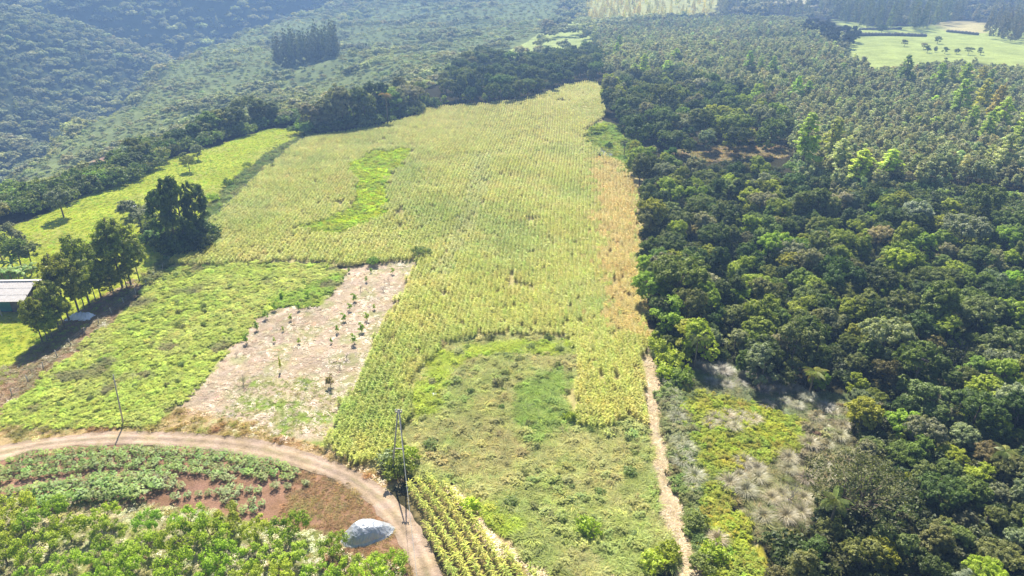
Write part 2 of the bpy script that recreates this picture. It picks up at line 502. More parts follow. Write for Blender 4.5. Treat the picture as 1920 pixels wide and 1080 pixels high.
# mottling inside some zones (real patches of dry and green growth)
flk = (fx < np.interp(fy, YT, XR) - 6) & (fx > np.interp(fy, YS, XS) - 10) & (fy < 900) & ~inside(Z['redbank'], pxw, pyw) & ~(inside(Z['pasture'], pxw, pyw) & (fy < 330))
colr[flk] = (.20, .235, .10)
slope = fx <= np.interp(fy, YS, XS) - 10
colr[slope] = (.075, .095, .045)
n1 = vnoise(fx, fy, 3.1, 21); n2 = vnoise(fx, fy, 9.0, 22)
soil = inside(Z['soil'], pxw, pyw) & near
spr = inside(Z['sparse'], pxw, pyw) & near
g = np.array((.30, .33, .12))
f = np.clip((n1 - .52) * 3.2, 0, .55) * soil + np.clip((n1 - .25) * 1.6, 0, .8) * spr * soil
colr = colr * (1 - f[:, None]) + g * f[:, None]
pat = inside(Z['pasture'], pxw, pyw) & (fy < 330)
f = np.clip((n2 - .55) * 2.5, 0, .5) * pat
colr = colr * (1 - f[:, None]) + np.array((.36, .33, .12)) * f[:, None]
orc = inside(Z['orchard'], pxw, pyw) & near
f = np.clip((n1 - .45) * 3, 0, .8) * orc
colr = colr * (1 - f[:, None]) + np.array((.23, .25, .08)) * f[:, None]
wd = inside(Z['weeds'], pxw, pyw) & near
f = np.clip((n2 - .4) * 3, 0, 1) * wd
colr = colr * (1 - f[:, None]) + np.array((.13, .17, .05)) * f[:, None]
nx, ny = len(gx), len(gy)
idx = np.arange(nx * ny).reshape(ny, nx)
F = np.stack([idx[:-1, :-1], idx[:-1, 1:], idx[1:, 1:], idx[1:, :-1]], -1).reshape(-1, 4)
ground = structure(link("ground", mesh_np("ground", np.stack([fx, fy, GZ.ravel()], 1), F, M['ground'], col=colr, smooth=True)))


def ribbon(name, A, B, n_across, step, lift, colfun):
    """a strip of ground between two outlines, draped on the terrain"""
    def resample(P):
        W = np.array([at(*p)[:2] for p in P])
        s = np.concatenate([[0], np.cumsum(np.linalg.norm(np.diff(W, axis=0), axis=1))])
        return W, s / s[-1], s[-1]
    WA, sa, la = resample(A); WB, sb, lb = resample(B)
    n = int(max(la, lb) / step)
    q = np.linspace(0, 1, n)
    k = np.ones(15) / 15

    def interp(W, s):
        c = np.stack([np.interp(q, s, W[:, i]) for i in (0, 1)], 1)
        for i in (0, 1):
            p = np.pad(c[:, i], 7, mode='edge'); sm = np.convolve(p, k, 'valid'); sm[:3] = c[:3, i]; sm[-3:] = c[-3:, i]; c[:, i] = sm
        return c
    PA, PB = interp(WA, sa), interp(WB, sb)
    V, Cc = [], []
    for j in range(n_across + 1):
        w = j / n_across
        X = PA * (1 - w) + PB * w
        edge = (j == 0) * -1 + (j == n_across) * 1
        X = X + edge * ((vnoise(X[:, 0], X[:, 1], 1.1, 9) - .35) * .5)[:, None] * (PB - PA) / np.linalg.norm(PB - PA, axis=1)[:, None]
        z = H(X[:, 0], X[:, 1]) + lift - .03 * (abs(edge))
        cc, dz = colfun(X[:, 0], X[:, 1], w)
        V.append(np.column_stack([X, z + dz])); Cc.append(cc)
    V = np.stack(V, 1).reshape(-1, 3); Cc = np.stack(Cc, 1).reshape(-1, 3)
    ii = np.arange(n * (n_across + 1)).reshape(n, n_across + 1)
    F = np.stack([ii[:-1, :-1], ii[1:, :-1], ii[1:, 1:], ii[:-1, 1:]], -1).reshape(-1, 4)
    return structure(link(name, mesh_np(name, V, F, M['road'], col=Cc, smooth=True))), PA, PB


def road_col(x, y, w):
    base = np.array((.42, .315, .235))
    g = math.exp(-((w - .5) / .10) ** 2)
    r = math.exp(-((w - .27) / .12) ** 2) + math.exp(-((w - .73) / .12) ** 2)
    f = np.clip((vnoise(x, y, 1.3, 31) - .35) * 2.0, 0, 1) * g * .95
    c = base * (.88 + .30 * r - .06 * g) * (.9 + .2 * vnoise(x, y, 2.5, 33))[:, None]
    c = c * (1 - f[:, None]) + np.array((.36, .30, .18)) * f[:, None]
    return c, .04 * g - .04 * r + .02 * vnoise(x, y, .7, 35)


def track_col(x, y, w):
    base = np.array((.45, .345, .21))
    c = base * (.75 + .5 * vnoise(x, y, .5, 41))[:, None]
    return c, .06 * vnoise(x, y, .6, 43) + .05


road, RA, RB = ribbon("dirt_road", ROAD_UP, ROAD_LO, 12, .4, .05, road_col)
track, TA, TB = ribbon("straw_path", TRACK_L, TRACK_R, 8, .4, .05, track_col)

# ------------------------------------------------------------------ leaf clouds and plants (one mesh per variant, shared by all copies)


def unit(a):
    return a / np.maximum(np.linalg.norm(a, axis=-1, keepdims=True), 1e-9)


def leaf_quads(P, Nn, L, W, rng, tdir=None):
    """diamond leaves at P facing Nn"""
    n = len(P)
    r = rng.normal(size=(n, 3)) if tdir is None else tdir + .35 * rng.normal(size=(n, 3))
    T = unit(r - (r * Nn).sum(1, keepdims=True) * Nn)
    B = np.cross(Nn, T)
    L = np.broadcast_to(L, (n,))[:, None]; W = np.broadcast_to(W, (n,))[:, None]
    q = np.stack([P - T * L * .5, P + B * W * .5 + Nn * L * .06, P + T * L * .5, P - B * W * .5 + Nn * L * .06], 1)
    return q.reshape(-1, 3)


def crown_mesh(name, mat, rng, lobes, n_leaf, leaf, sub=12, low=-.45, aspect=.62, jit=.65, subr=.42, droop=None, up=.35):
    """leaf clumps over a set of lobes (centre, radius)"""
    C = np.array([l[0] for l in lobes], float); R = np.array([l[1] for l in lobes], float)
    w = R ** 2 / (R ** 2).sum()
    P, Nn, var = [], [], []
    for c, r, f in zip(C, R, w):
        m = int(n_leaf * f)
        D = unit(rng.normal(size=(sub * 3, 3)))
        D = D[D[:, 2] > low][:sub]
        sc = c + D * r * rng.uniform(.62, .95, (len(D), 1))
        k = rng.integers(0, len(D), m)
        off = unit(rng.normal(size=(m, 3))) * (rng.uniform(0, 1, (m, 1)) ** .45) * r * subr
        p = sc[k] + off * (1, 1, .75)
        nn = unit(.7 * D[k] + .8 * off / (r * subr) + (0, 0, up) + jit * rng.normal(size=(m, 3)))
        sv = rng.uniform(0, 1, len(D))[k]
        P.append(p); Nn.append(nn); var.append(np.clip(.55 * sv + .45 * rng.uniform(0, 1, m), 0, 1))
    P = np.vstack(P); Nn = np.vstack(Nn); var = np.concatenate(var)
    L = leaf * rng.uniform(.65, 1.3, len(P))
    V = leaf_quads(P, Nn, L, L * aspect, rng, droop)
    Fq = np.arange(len(V)).reshape(-1, 4)
    return mesh_np(name, V, Fq, mat, np.repeat(var, 4))


def dome_lobes(rng, rx, rz, z0, n, lr, top=.15):
    """lobe centres through a flattened dome"""
    out = []
    for i in range(n):
        a = 2.399963 * i + rng.uniform(-.4, .4)
        h = (i + .5) / n
        el = math.asin(min(1, h ** 1.1 * 1.0)) - .12
        rr = math.cos(el) * rng.uniform(.55, .82)
        out.append(((rx * rr * math.cos(a), rx * rr * math.sin(a), z0 + rz * max(-.1, math.sin(el)) * rng.uniform(.75, 1.0) * .85), lr * rng.uniform(.75, 1.25)))
    out.append(((rng.uniform(-.1, .1) * rx, rng.uniform(-.1, .1) * rx, z0 + rz * .25), lr * 1.25))
    return out


def trunk_mesh(name, mat, rng, h, r, lobes=(), bare=0.0, bend=.3, k=6, nl=5):
    b = MB()
    top = np.array([rng.uniform(-bend, bend), rng.uniform(-bend, bend), h])
    mid = top * .5 + np.array([rng.uniform(-bend, bend) * .5, rng.uniform(-bend, bend) * .5, 0])
    pts = [(0, 0, -.4), (0, 0, 0), tuple(mid * (1, 1, 1)), tuple(top)]
    b.tube(pts, [r * 1.5, r * 1.15, r * .8, r * .45], k)
    ll = list(lobes)
    rng.shuffle(ll)
    for c, lr in ll[:nl]:
        c = np.array(c)
        s = np.array([mid * (1 - f) + top * f for f in (rng.uniform(.1, .8),)][0])
        m = (s + c) / 2 + np.array([0, 0, .12 * np.linalg.norm(c - s)])
        b.tube([s, m, c], [r * .5, r * .32, r * .12], 5)
    return b.mesh(name, mat, True)


rng = np.random.default_rng(11)
BROAD = []
for i in range(10):
    kind = ('dome', 'cluster', 'dome', 'flat', 'cluster', 'tall', 'cluster', 'dome', 'flat', 'cluster')[i]
    lob = []
    if kind == 'dome':
        R, rz, z0 = rng.uniform(3.0, 3.7), rng.uniform(2.6, 3.4), 5.0
        lob = dome_lobes(rng, R, rz, z0, int(rng.integers(26, 36)), .8)
    elif kind == 'flat':
        R, rz, z0 = rng.uniform(3.8, 4.4), 1.7, 6.2
        lob = dome_lobes(rng, R, rz, z0, 24, .9)
    elif kind == 'tall':
        R, rz, z0 = 2.3, 5.0, 4.6
        lob = dome_lobes(rng, R, rz, z0, 20, 1.0)
    else:
        R, rz, z0 = 3.6, 3.2, 4.8
        for q in range(int(rng.integers(3, 6))):
            a = rng.uniform(0, 6.28); d = rng.uniform(.6, 2.5)
            sub_ = dome_lobes(rng, rng.uniform(1.3, 2.0), rng.uniform(1.3, 2.2), z0 + rng.uniform(-1.2, 1.9), 8, .8)
            lob += [((c[0] + d * math.cos(a), c[1] + d * math.sin(a), c[2]), r) for c, r in sub_]
    for a in range(6):                     # skirt that hides most of the trunk
        w = a * 1.05 + rng.uniform(-.4, .4); q = R * rng.uniform(.35, .75)
        lob.append(((q * math.cos(w), q * math.sin(w), z0 - rng.uniform(.6, 2.4)), rng.uniform(.7, 1.1)))
    top = max(c[2] + r for c, r in lob)
    BROAD.append((trunk_mesh("tree_trunk", M['bark'], rng, z0 + .5 * rz, .18, lob), crown_mesh("tree_crown", M['leaf'], rng, lob, 8500, .33, sub=10, jit=.45, subr=.44, up=.5), top))
EUC = []                                  # tall eucalyptus: bare stem, narrow billowing crown
for i in range(5):
    h = 16.0
    lob = []
    n = 17
    for j in range(n):
        f = (j + .5) / n
        z = 5.5 + 10.0 * f
        rad = (2.3 * (1 - f) ** .7 + .25) * rng.uniform(.5, 1.0)
        a = 2.4 * j + rng.uniform(-.5, .5)
        lob.append(((rad * math.cos(a), rad * math.sin(a), z), (1.35 - .55 * f) * rng.uniform(.8, 1.15)))
    lob.append(((0, 0, 15.6), .7))
    dr = np.array([0, 0, -1.0])
    EUC.append((trunk_mesh("tree_trunk", M['bark_pale'], rng, 14.5, .22, lob, bend=.5, nl=8), crown_mesh("tree_crown", M['euc'], rng, lob, 5500, .45, sub=9, aspect=.5, jit=.45), 16.3))
ROWEUC = []                               # eucalyptus with a long bare stem and open umbrella crown
for i in range(4):
    lob = dome_lobes(rng, 3.0, 5.2, 5.6, 16, 1.15)
    for j in range(5):
        a = 2.4 * j; q = rng.uniform(.8, 2.2)
        lob.append(((q * math.cos(a), q * math.sin(a), rng.uniform(3.4, 5.8)), .85))
    ROWEUC.append((trunk_mesh("tree_trunk", M['bark'], rng, 10.5, .15, lob, bend=.2, nl=9), crown_mesh("tree_crown", M['euc'], rng, lob, 5800, .42, sub=9, aspect=.45, jit=.5), 11.3))
YEUC = []                                 # young plantation eucalyptus: slender, thin, grey green
for i in range(8):
    lob = []
    nj = int(rng.integers(6, 11))
    for j in range(nj):
        f = (j + .5) / nj
        rad = 1.35 * math.sqrt(max(0, 1 - (f * 1.02) ** 2)) * rng.uniform(.4, 1.0)
        a = 2.4 * j + rng.uniform(-.6, .6)
        lob.append(((rad * math.cos(a), rad * math.sin(a), 4.2 + rng.uniform(2.2, 3.4) * f), .74 * rng.uniform(.8, 1.25)))
    YEUC.append((trunk_mesh("tree_trunk", M['bark_pale'], rng, 7.2, .10, lob, bend=.4, nl=4, k=5), crown_mesh("tree_crown", M['yeuc'], rng, lob, 1000, .46, sub=7, aspect=.55, jit=.6, subr=.5), 8.2))
FAR = []                                  # forest trees seen from hundreds of metres
for i in range(5):
    lob = dome_lobes(rng, [3.6, 4.4, 3.2, 4.0, 3.4][i], [2.6, 2.0, 3.0, 2.4, 2.8][i], 3.6, [9, 12, 8, 11, 9][i], 1.5)
    FAR.append(crown_mesh("distant_crown", M['farleaf'], rng, lob, 1300, .80, sub=8, jit=.35))
FARCON = []
for i in range(3):
    lob = [((rng.uniform(-.5, .5) * (1 - f), rng.uniform(-.5, .5) * (1 - f), 3 + 13 * f), 2.3 * (1 - f) ** .75 + .5) for f in np.linspace(0, 1, 8)]
    FARCON.append(crown_mesh("distant_tall_crown", M['farleaf'], rng, lob, 650, 1.0, sub=9, aspect=.5))
ORCH = []                                 # low spreading orchard trees with upright shoots
for i in range(5):
    lob = []
    for j in range(13):
        a = 2.4 * j + rng.uniform(-.4, .4); q = rng.uniform(.3, 1.0) ** .7 * 1.8
        lob.append(((q * math.cos(a), q * math.sin(a), 1.5 + rng.uniform(-.2, 1.1) * (1.15 - q / 2.6)), .62 * rng.uniform(.75, 1.2)))
    ORCH.append((trunk_mesh("tree_trunk", M['bark'], rng, 1.6, .09, lob, bend=.15, nl=11), crown_mesh("tree_crown", M['leaf'], rng, lob, 2700, .19, sub=9, subr=.5, jit=.6, up=.7), 2.9))
SHRUB = []
for i in range(4):
    lob = [((q * math.cos(a), q * math.sin(a), .7 + rng.uniform(0, .9) * (1 - q / 2)), rng.uniform(.5, .8)) for a, q in ((2.4 * j, 1.1 * ((j + .5) / 9) ** .5) for j in range(9))]
    SHRUB.append(crown_mesh("shrub_leaves", M['leaf'], rng, lob, 900, .28, sub=9))
CASS = []                                 # cassava: short stems, whorls of hand-shaped leaves
for i in range(4):
    b = MB()
    P, Nn, vv = [], [], []
    for s in range(4):
        a = rng.uniform(0, 6.28); q = rng.uniform(.05, .28); hh = rng.uniform(.7, 1.15)
        b.tube([(0, 0, -.1), (q * math.cos(a), q * math.sin(a), hh)], [.03, .015], 4, m=1)
        for j in range(15):
            w = 2.4 * j; rr = rng.uniform(.15, .5); zz = hh + rng.uniform(-.5, .12)
            c = np.array([q * math.cos(a) + rr * math.cos(w), q * math.sin(a) + rr * math.sin(w), zz])
            for fing in (-.9, -.3, .3, .9):
                d = np.array([math.cos(w + fing), math.sin(w + fing), -.25])
                pt = c + d * .13
                side = np.array([-d[1], d[0], 0]) * .045
                b.add([c, pt + side * .8, c + d * .27, pt - side * .8], [(0, 1, 2, 3)], 0, rng.uniform(0, 1))
    CASS.append(b.mesh("cassava_leaves", [M['leaf'], M['bark']]))
SAPL = []
for i in range(3):
    lob = [((rng.uniform(-.22, .22), rng.uniform(-.22, .22), .55 + .9 * f), .36 * (1 - .45 * f)) for f in np.linspace(0, 1, 6)]
    SAPL.append((trunk_mesh("sapling_stem", M['bark'], rng, 1.2, .03, lob, bend=.05, nl=3, k=5), crown_mesh("sapling_leaves", M['leaf'], rng, lob, 420, .17, sub=8)))


def blades(b, rng, n, h, spread, width, arch, m=0, base=.25, segs=3, var=(0, 1), up=.0):
    for i in range(n):
        a = rng.uniform(0, 6.283); q = base * math.sqrt(rng.uniform(0, 1))
        hh = h * rng.uniform(.6, 1.1); sp = spread * rng.uniform(.3, 1.1)
        d = np.array([math.cos(a), math.sin(a), 0]); s = np.array([-d[1], d[0], 0])
        if rng.uniform() < .5:
            s = s * .7 + np.array([0, 0, .3])
        p0 = d * q * rng.uniform(.5, 1)
        V = []
        for j in range(segs + 1):
            t = j / segs
            p = p0 + d * sp * t ** 1.6 + np.array([0, 0, hh * (t - arch * t * t) + up])
            w = width * (1 - t) ** .6 if j < segs else 0.0
            V += [p - s * w / 2, p + s * w / 2]
        V[-1] = V[-1] + s * .004
        b.add(V, [(2 * j, 2 * j + 1, 2 * j + 3, 2 * j + 2) for j in range(segs)], m, rng.uniform(*var))


TUFT = []                                 # rank grass and weed tuft about 1 m across
for i in range(4):
    b = MB(); blades(b, rng, 64, .75, .7, .07, .5, base=.35, segs=2)
    TUFT.append(b.mesh("grass_tuft", M['grass']))
LOW = []                                  # short pasture tuft
for i in range(3):
    b = MB(); blades(b, rng, 40, .28, .35, .05, .5, base=.35, segs=2)
    LOW.append(b.mesh("pasture_tuft", M['grass']))
WEED = []                                 # leafy weed mound
for i in range(5):
    lob = [((rng.uniform(-.45, .45), rng.uniform(-.45, .45), rng.uniform(.12, .42)), rng.uniform(.20, .34)) for _ in range(8)]
    WEED.append(crown_mesh("weed_leaves", M['grass'], rng, lob, 560, .125, sub=9, aspect=.6, low=-.1, up=1.5, jit=.45))
PAMP = []
for i in range(4):
    b = MB(); blades(b, rng, 420, 2.6, 1.5, .05, .62, base=.45, segs=4)
    PAMP.append(b.mesh("arching_blades", M['straw']))
STRAW = []
for i in range(3):
    b = MB()
    for j in range(26):
        p = np.array([rng.uniform(-.6, .6), rng.uniform(-.6, .6), .05 + rng.uniform(0, .08)]); a = rng.uniform(0, 3.14); L = rng.uniform(.15, .5)
        d = np.array([math.cos(a), math.sin(a), rng.uniform(-.15, .15)]) * L / 2; s = np.array([-d[1], d[0], 0]) / L * rng.uniform(.04, .09)
        b.add([p - d - s, p + d - s, p + d + s, p - d + s], [(0, 1, 2, 3)], 0, rng.uniform(0, 1))
    STRAW.append(b.mesh("straw_litter", M['straw']))


def corn_plant(b, rng, o, h):
    o = np.array(o, float)
    lean = np.array([rng.uniform(-.1, .1), rng.uniform(-.1, .1), 0])
    b.tube([o, o + lean * .5 + (0, 0, h * .5), o + lean + (0, 0, h * .95)], [.018, .014, .006], 3, var=.25, cap=False)
    nl = 8
    a0 = rng.uniform(0, 6.28)
    for j in range(nl):
        f = .38 + .62 * (j + .5) / nl
        a = a0 + (j % 2) * math.pi + rng.uniform(-.8, .8)
        d = np.array([math.cos(a), math.sin(a), 0]); s = np.array([-d[1], d[0], 0]) + np.array([0, 0, rng.uniform(-.35, .35)])
        L = rng.uniform(.42, .68) * (1.15 - .55 * abs(f - .6)); w = rng.uniform(.085, .13)
        p0 = o + lean * f + np.array([0, 0, h * f * .94])
        rise = rng.uniform(.12, .35)
        p1 = p0 + d * L * .5 + (0, 0, rise * L); p2 = p0 + d * L + (0, 0, rise * L - L * rng.uniform(.1, .45))
        vv = np.clip(rng.uniform(.1, 1.0), 0, 1)
        b.add([p0 - s * w * .3, p0 + s * w * .3, p1 + s * w * .5, p1 - s * w * .5, p2 + s * .012, p2 - s * .012], [(0, 1, 2, 3), (3, 2, 4, 5)], 0, vv)
    t = o + lean + (0, 0, h * .93)
    for j in range(3):
        d = np.array([rng.uniform(-.2, .2), rng.uniform(-.2, .2), .12])
        b.add([t - (.014, 0, 0), t + (.014, .01, 0), t + d], [(0, 1, 2)], 0, 1.0)


CORNP, CORNR = [], []
for i in range(5):
    b = MB(); corn_plant(b, rng, (0, 0, -.05), 1.75); CORNP.append(b.mesh("corn_plant", M['corn']))
for i in range(6):
    b = MB()
    for j in range(8):
        corn_plant(b, rng, (rng.uniform(-.08, .08), -.8 + j * .2 + rng.uniform(-.05, .05), -.05), 1.65 * rng.uniform(.85, 1.12))
    CORNR.append(b.mesh("corn_row_piece", M['corn']))


# ------------------------------------------------------------------ scatter of what nobody could count (one object each)
def stuff(name, P, protos, rot=None, scl=None, tint=None, idx_of=None, label=None, tilt=None):
    P = np.asarray(P, np.float32)
    n = len(P)
    if n == 0:
        return None
    me = bpy.data.meshes.new(name)
    me.vertices.add(n); me.vertices.foreach_set("co", P.ravel())

    def attr(nm, ty, key, arr):
        a = me.attributes.new(nm, ty, 'POINT'); a.data.foreach_set(key, np.asarray(arr).ravel())
    e = np.zeros((n, 3), np.float32); e[:, 2] = RNG.uniform(0, 6.283, n) if rot is None else rot
    if tilt is not None:
        e[:, 0] = RNG.normal(0, tilt, n)
    attr("euler", 'FLOAT_VECTOR', "vector", e)
    s = np.ones(n) if scl is None else np.asarray(scl)
    if s.ndim == 1:
        s = np.repeat(s[:, None], 3, 1)
    attr("size", 'FLOAT_VECTOR', "vector", s.astype(np.float32))
    attr("tint", 'FLOAT_VECTOR', "vector", np.asarray(tint, np.float32))
    attr("pick", 'INT', "value", (RNG.integers(0, len(protos), n) if idx_of is None else idx_of).astype(np.int32))
    o = link(name, me)
    o['kind'] = 'stuff'
    if label:
        o['label'] = label
    ng = bpy.data.node_groups.new(name + "_scatter", 'GeometryNodeTree')
    ng.interface.new_socket("Geometry", in_out='INPUT', socket_type='NodeSocketGeometry')
    ng.interface.new_socket("Geometry", in_out='OUTPUT', socket_type='NodeSocketGeometry')
    nd = ng.nodes
    gi, go = nd.new("NodeGroupInput"), nd.new("NodeGroupOutput")
    join = nd.new("GeometryNodeJoinGeometry")
    for m in reversed(protos):
        po = bpy.data.objects.new(m.name + "_source", m)
        oi = nd.new("GeometryNodeObjectInfo"); oi.inputs["Object"].default_value = po; oi.inputs["As Instance"].default_value = True
        ng.links.new(oi.outputs["Geometry"], join.inputs[0])
    iop = nd.new("GeometryNodeInstanceOnPoints")
    iop.inputs["Pick Instance"].default_value = True
    ng.links.new(gi.outputs[0], iop.inputs["Points"]); ng.links.new(join.outputs[0], iop.inputs["Instance"])

    def named(nm, ty):
        q = nd.new("GeometryNodeInputNamedAttribute"); q.data_type = ty; q.inputs[0].default_value = nm
        return q.outputs["Attribute"]
    er = nd.new("FunctionNodeEulerToRotation")
    ng.links.new(named("euler", 'FLOAT_VECTOR'), er.inputs[0]); ng.links.new(er.outputs[0], iop.inputs["Rotation"])
    ng.links.new(named("size", 'FLOAT_VECTOR'), iop.inputs["Scale"])
    ng.links.new(named("pick", 'INT'), iop.inputs["Instance Index"])
    ng.links.new(iop.outputs[0], go.inputs[0])
    md = o.modifiers.new("scatter", 'NODES'); md.node_group = ng
    return o


def jgrid(x0, x1, y0, y1, step, jit=.45, rows=None):
    xs = np.arange(x0, x1, step); ys = np.arange(y0, y1, step * .87)
    X, Y = np.meshgrid(xs, ys)
    X = X + (np.arange(len(ys)) % 2)[:, None] * step * .5
    X = X + RNG.uniform(-jit, jit, X.shape) * step; Y = Y + RNG.uniform(-jit, jit, Y.shape) * step
    return X.ravel(), Y.ravel()


def in_zone(poly, x, y, dz=0.0):
    z = H(x, y)
    p = project(x, y, z + dz)
    return inside(poly, *p)


def vary(base, n, s=.12, hue=.06):
    b = np.asarray(base, float)
    if b.ndim == 1:
        b = np.tile(b, (n, 1))
    k = np.exp(RNG.normal(0, s, (n, 1)))
    h = np.exp(RNG.normal(0, hue, (n, 3)))
    return b * k * h


def lerp(a, b, f):
    return np.asarray(a) * (1 - f)[:, None] + np.asarray(b) * f[:, None]

def ordinal(n):
    w = ['', 'first', 'second', 'third', 'fourth', 'fifth', 'sixth', 'seventh', 'eighth', 'ninth', 'tenth', 'eleventh', 'twelfth']
    return w[n] if n < len(w) else f"{n}{'th' if 10 < n % 100 < 20 else {1: 'st', 2: 'nd', 3: 'rd'}.get(n % 10, 'th')}"


# ------------------------------------------------------------------ corn field
def row_x(u, y):
    g = np.clip((u + 72) / 94, 0, 1.3) * .085
    return u + (y - 97) * g + 1.2 * np.sin(y / 34 + u / 25), g + 1.2 / 34 * np.cos(y / 34 + u / 25)


u, yy = np.meshgrid(np.arange(-80, 30, .82), np.arange(58, 470, 1.5))
u = u.ravel() + RNG.uniform(-.06, .06, u.size); yy = yy.ravel() + RNG.uniform(-.4, .4, yy.size)
xx, sl = row_x(u, yy)
zz = H(xx, yy)
ppx, ppy = project(xx, yy, zz)
pm = FOC / (yy * CP - (zz - CAM_Z) * SP)
jx = ppx + (vnoise(xx, yy, 3, 51) - .5) * 2.2 * pm
jw = (vnoise(xx, yy, 4, 58) - .5) * 5 * pm; jv = (vnoise(xx, yy, 4, 59) - .5) * 2 * pm
ok = inside(Z['corn'], jx, ppy) & ~inside(Z['brightweed'], ppx + jw, ppy + jv)
stk = inside(Z['streak'], jx, ppy)
ok &= ~(stk & (RNG.uniform(size=ok.size) < .08)) & (RNG.uniform(size=ok.size) > .035)
ok &= (ppx > -400) & (vnoise(xx, yy, 4, 52) > .06)
bb = inside(Z['brownband'], ppx + 1.2 * jw + RNG.normal(0, 1.2, ok.size) * pm, ppy + jv)
xx, yy, zz, sl, jx, ppy, stk, bb = [a[ok] for a in (xx, yy, zz, sl, jx, ppy, stk, bb)]
a1 = vnoise(xx, yy, 16, 53); a2 = vnoise(xx, yy, 5, 54)
t = lerp((.44, .48, .125), (.35, .425, .11), np.clip((a1 - .45) * 2.6, 0, 1))
t = lerp(t, (.49, .47, .145), np.clip((a2 - .55) * 1.8, 0, .6))
t = lerp(t, (.38, .42, .16), np.where(stk, .6, 0))
t = lerp(t, (.50, .40, .15), np.where(bb, .85, 0))
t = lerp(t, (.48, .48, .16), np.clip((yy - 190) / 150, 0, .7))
hs = (.70 + .36 * vnoise(xx, yy, 7, 55)) * np.where(stk, .88, 1) * np.where(bb, .9, 1)
stuff("corn_field", np.column_stack([xx, yy, zz]), CORNR, rot=-np.arctan(sl) + np.where(RNG.uniform(size=len(xx)) < .5, 0, math.pi),
      scl=np.column_stack([np.full(len(xx), .9), np.ones(len(xx)), hs * .92]), tint=vary(t, len(xx), .08, .035), label="rows of ripening corn filling the long field")

# the small plot beside the road: its plants stand nearest and are single things
A0, A1 = at(784, 912), at(915, 1120)
L0 = np.array(A0[:2]); dv = np.array(A1[:2]) - L0; Ln = np.linalg.norm(dv); dv /= Ln
nv = np.array([-dv[1], dv[0]])
cand, crow_ = [], []
for r in range(-9, 16):
    for s in np.arange(-4, Ln + 6, .29):
        p = L0 + dv * (s + RNG.uniform(-.08, .08)) + nv * (r * 1.25 + RNG.uniform(-.08, .08) + .5 * math.sin(s / 6))
        cand.append(p); crow_.append((r, s))
cand = np.array(cand); crow_ = np.array(crow_); cz = H(cand[:, 0], cand[:, 1]); cpx, cpy = project(cand[:, 0], cand[:, 1], cz)
k = inside(Z['plot'], cpx, cpy)
cand, cz, cpx, cpy, crow_ = cand[k], cz[k], cpx[k], cpy[k], crow_[k]
order = np.argsort(-np.where((cpy < 1085), cpy, -cpy))
single, rest = order[:290], order[290:]
ptint = vary(lerp((.46, .48, .13), (.37, .44, .11), vnoise(cand[:, 0], cand[:, 1], 3, 57)), len(cand), .15, .06)
rows_ = sorted(set(crow_[single][:, 0]), key=lambda q: np.mean(cpx[single][crow_[single][:, 0] == q]))
for i in single:
    nth = int((crow_[single][:, 0] == crow_[i, 0]).__and__(crow_[single][:, 1] <= crow_[i, 1]).sum())
    o = link("corn_plant", CORNP[int(RNG.integers(0, 5))], None, (cand[i, 0], cand[i, 1], cz[i]), RNG.uniform(0, 6.28), RNG.uniform(.85, 1.12))
    tag(o, f"{ordinal(nth)} corn plant from the twin pole in the plot's {ordinal(rows_.index(crow_[i, 0]) + 1)} row from the road", "corn plant", "corn plants in the small roadside plot")
    o['tint'] = tuple(float(q) for q in ptint[i])
if len(rest):
    stuff("corn_plot", np.column_stack([cand[rest], cz[rest]]), CORNP, tint=ptint[rest], scl=RNG.uniform(.85, 1.12, len(rest)), label="rest of the small corn plot beside the dirt road")

# ------------------------------------------------------------------ grass, weeds and litter


def scatter(name, zone, box, step, protos, base, base2=None, nz=6, size=(.8, 1.3), keep=1.0, excl=(), zs=1.0, label=None, sv=.15, hv=.07, clump=None, seed=60, extra=None, zmul=None):
    x, y = jgrid(*box, step)
    z = H(x, y)
    px, py = project(x, y, z)
    pm_ = FOC / np.maximum(y * CP - (z - CAM_Z) * SP, 10)
    ja_ = 1.6 if zone == 'brightweed' else 1.0
    jx_, jy_ = px + ja_ * (vnoise(x, y, 2.2, seed + 1) - .5) * 1.8 * pm_, py + (vnoise(x, y, 2.2, seed + 2) - .5) * .9 * pm_
    okk = inside(Z[zone], jx_, jy_) & (RNG.uniform(size=len(x)) < keep)
    okk &= ~inside(Z['road'], px, py) & ~inside(Z['track'], px, py)
    for e in excl:
        okk &= ~inside(Z[e], jx_, jy_)
    if clump:
        okk &= vnoise(x, y, clump[0], seed + 5) > clump[1]
    x, y, z, px, py = x[okk], y[okk], z[okk], px[okk], py[okk]
    n = len(x)
    tt = np.tile(np.array(base, float), (n, 1))
    if base2 is not None:
        tt = lerp(tt, base2, np.clip((.65 * vnoise(x, y, nz, seed + 3) + .35 * vnoise(x, y, nz / 3, seed + 4) - .38) * 4, 0, 1))
    if extra:
        tt = extra(tt, x, y, px, py)
    s_ = RNG.uniform(*size, n) * (.75 + .5 * vnoise(x, y, 1.8, seed + 6))
    return stuff(name, np.column_stack([x, y, z]), protos, scl=np.column_stack([s_, s_, s_ * zs]), tint=vary(tt, n, sv, hv), label=label, tilt=.12)


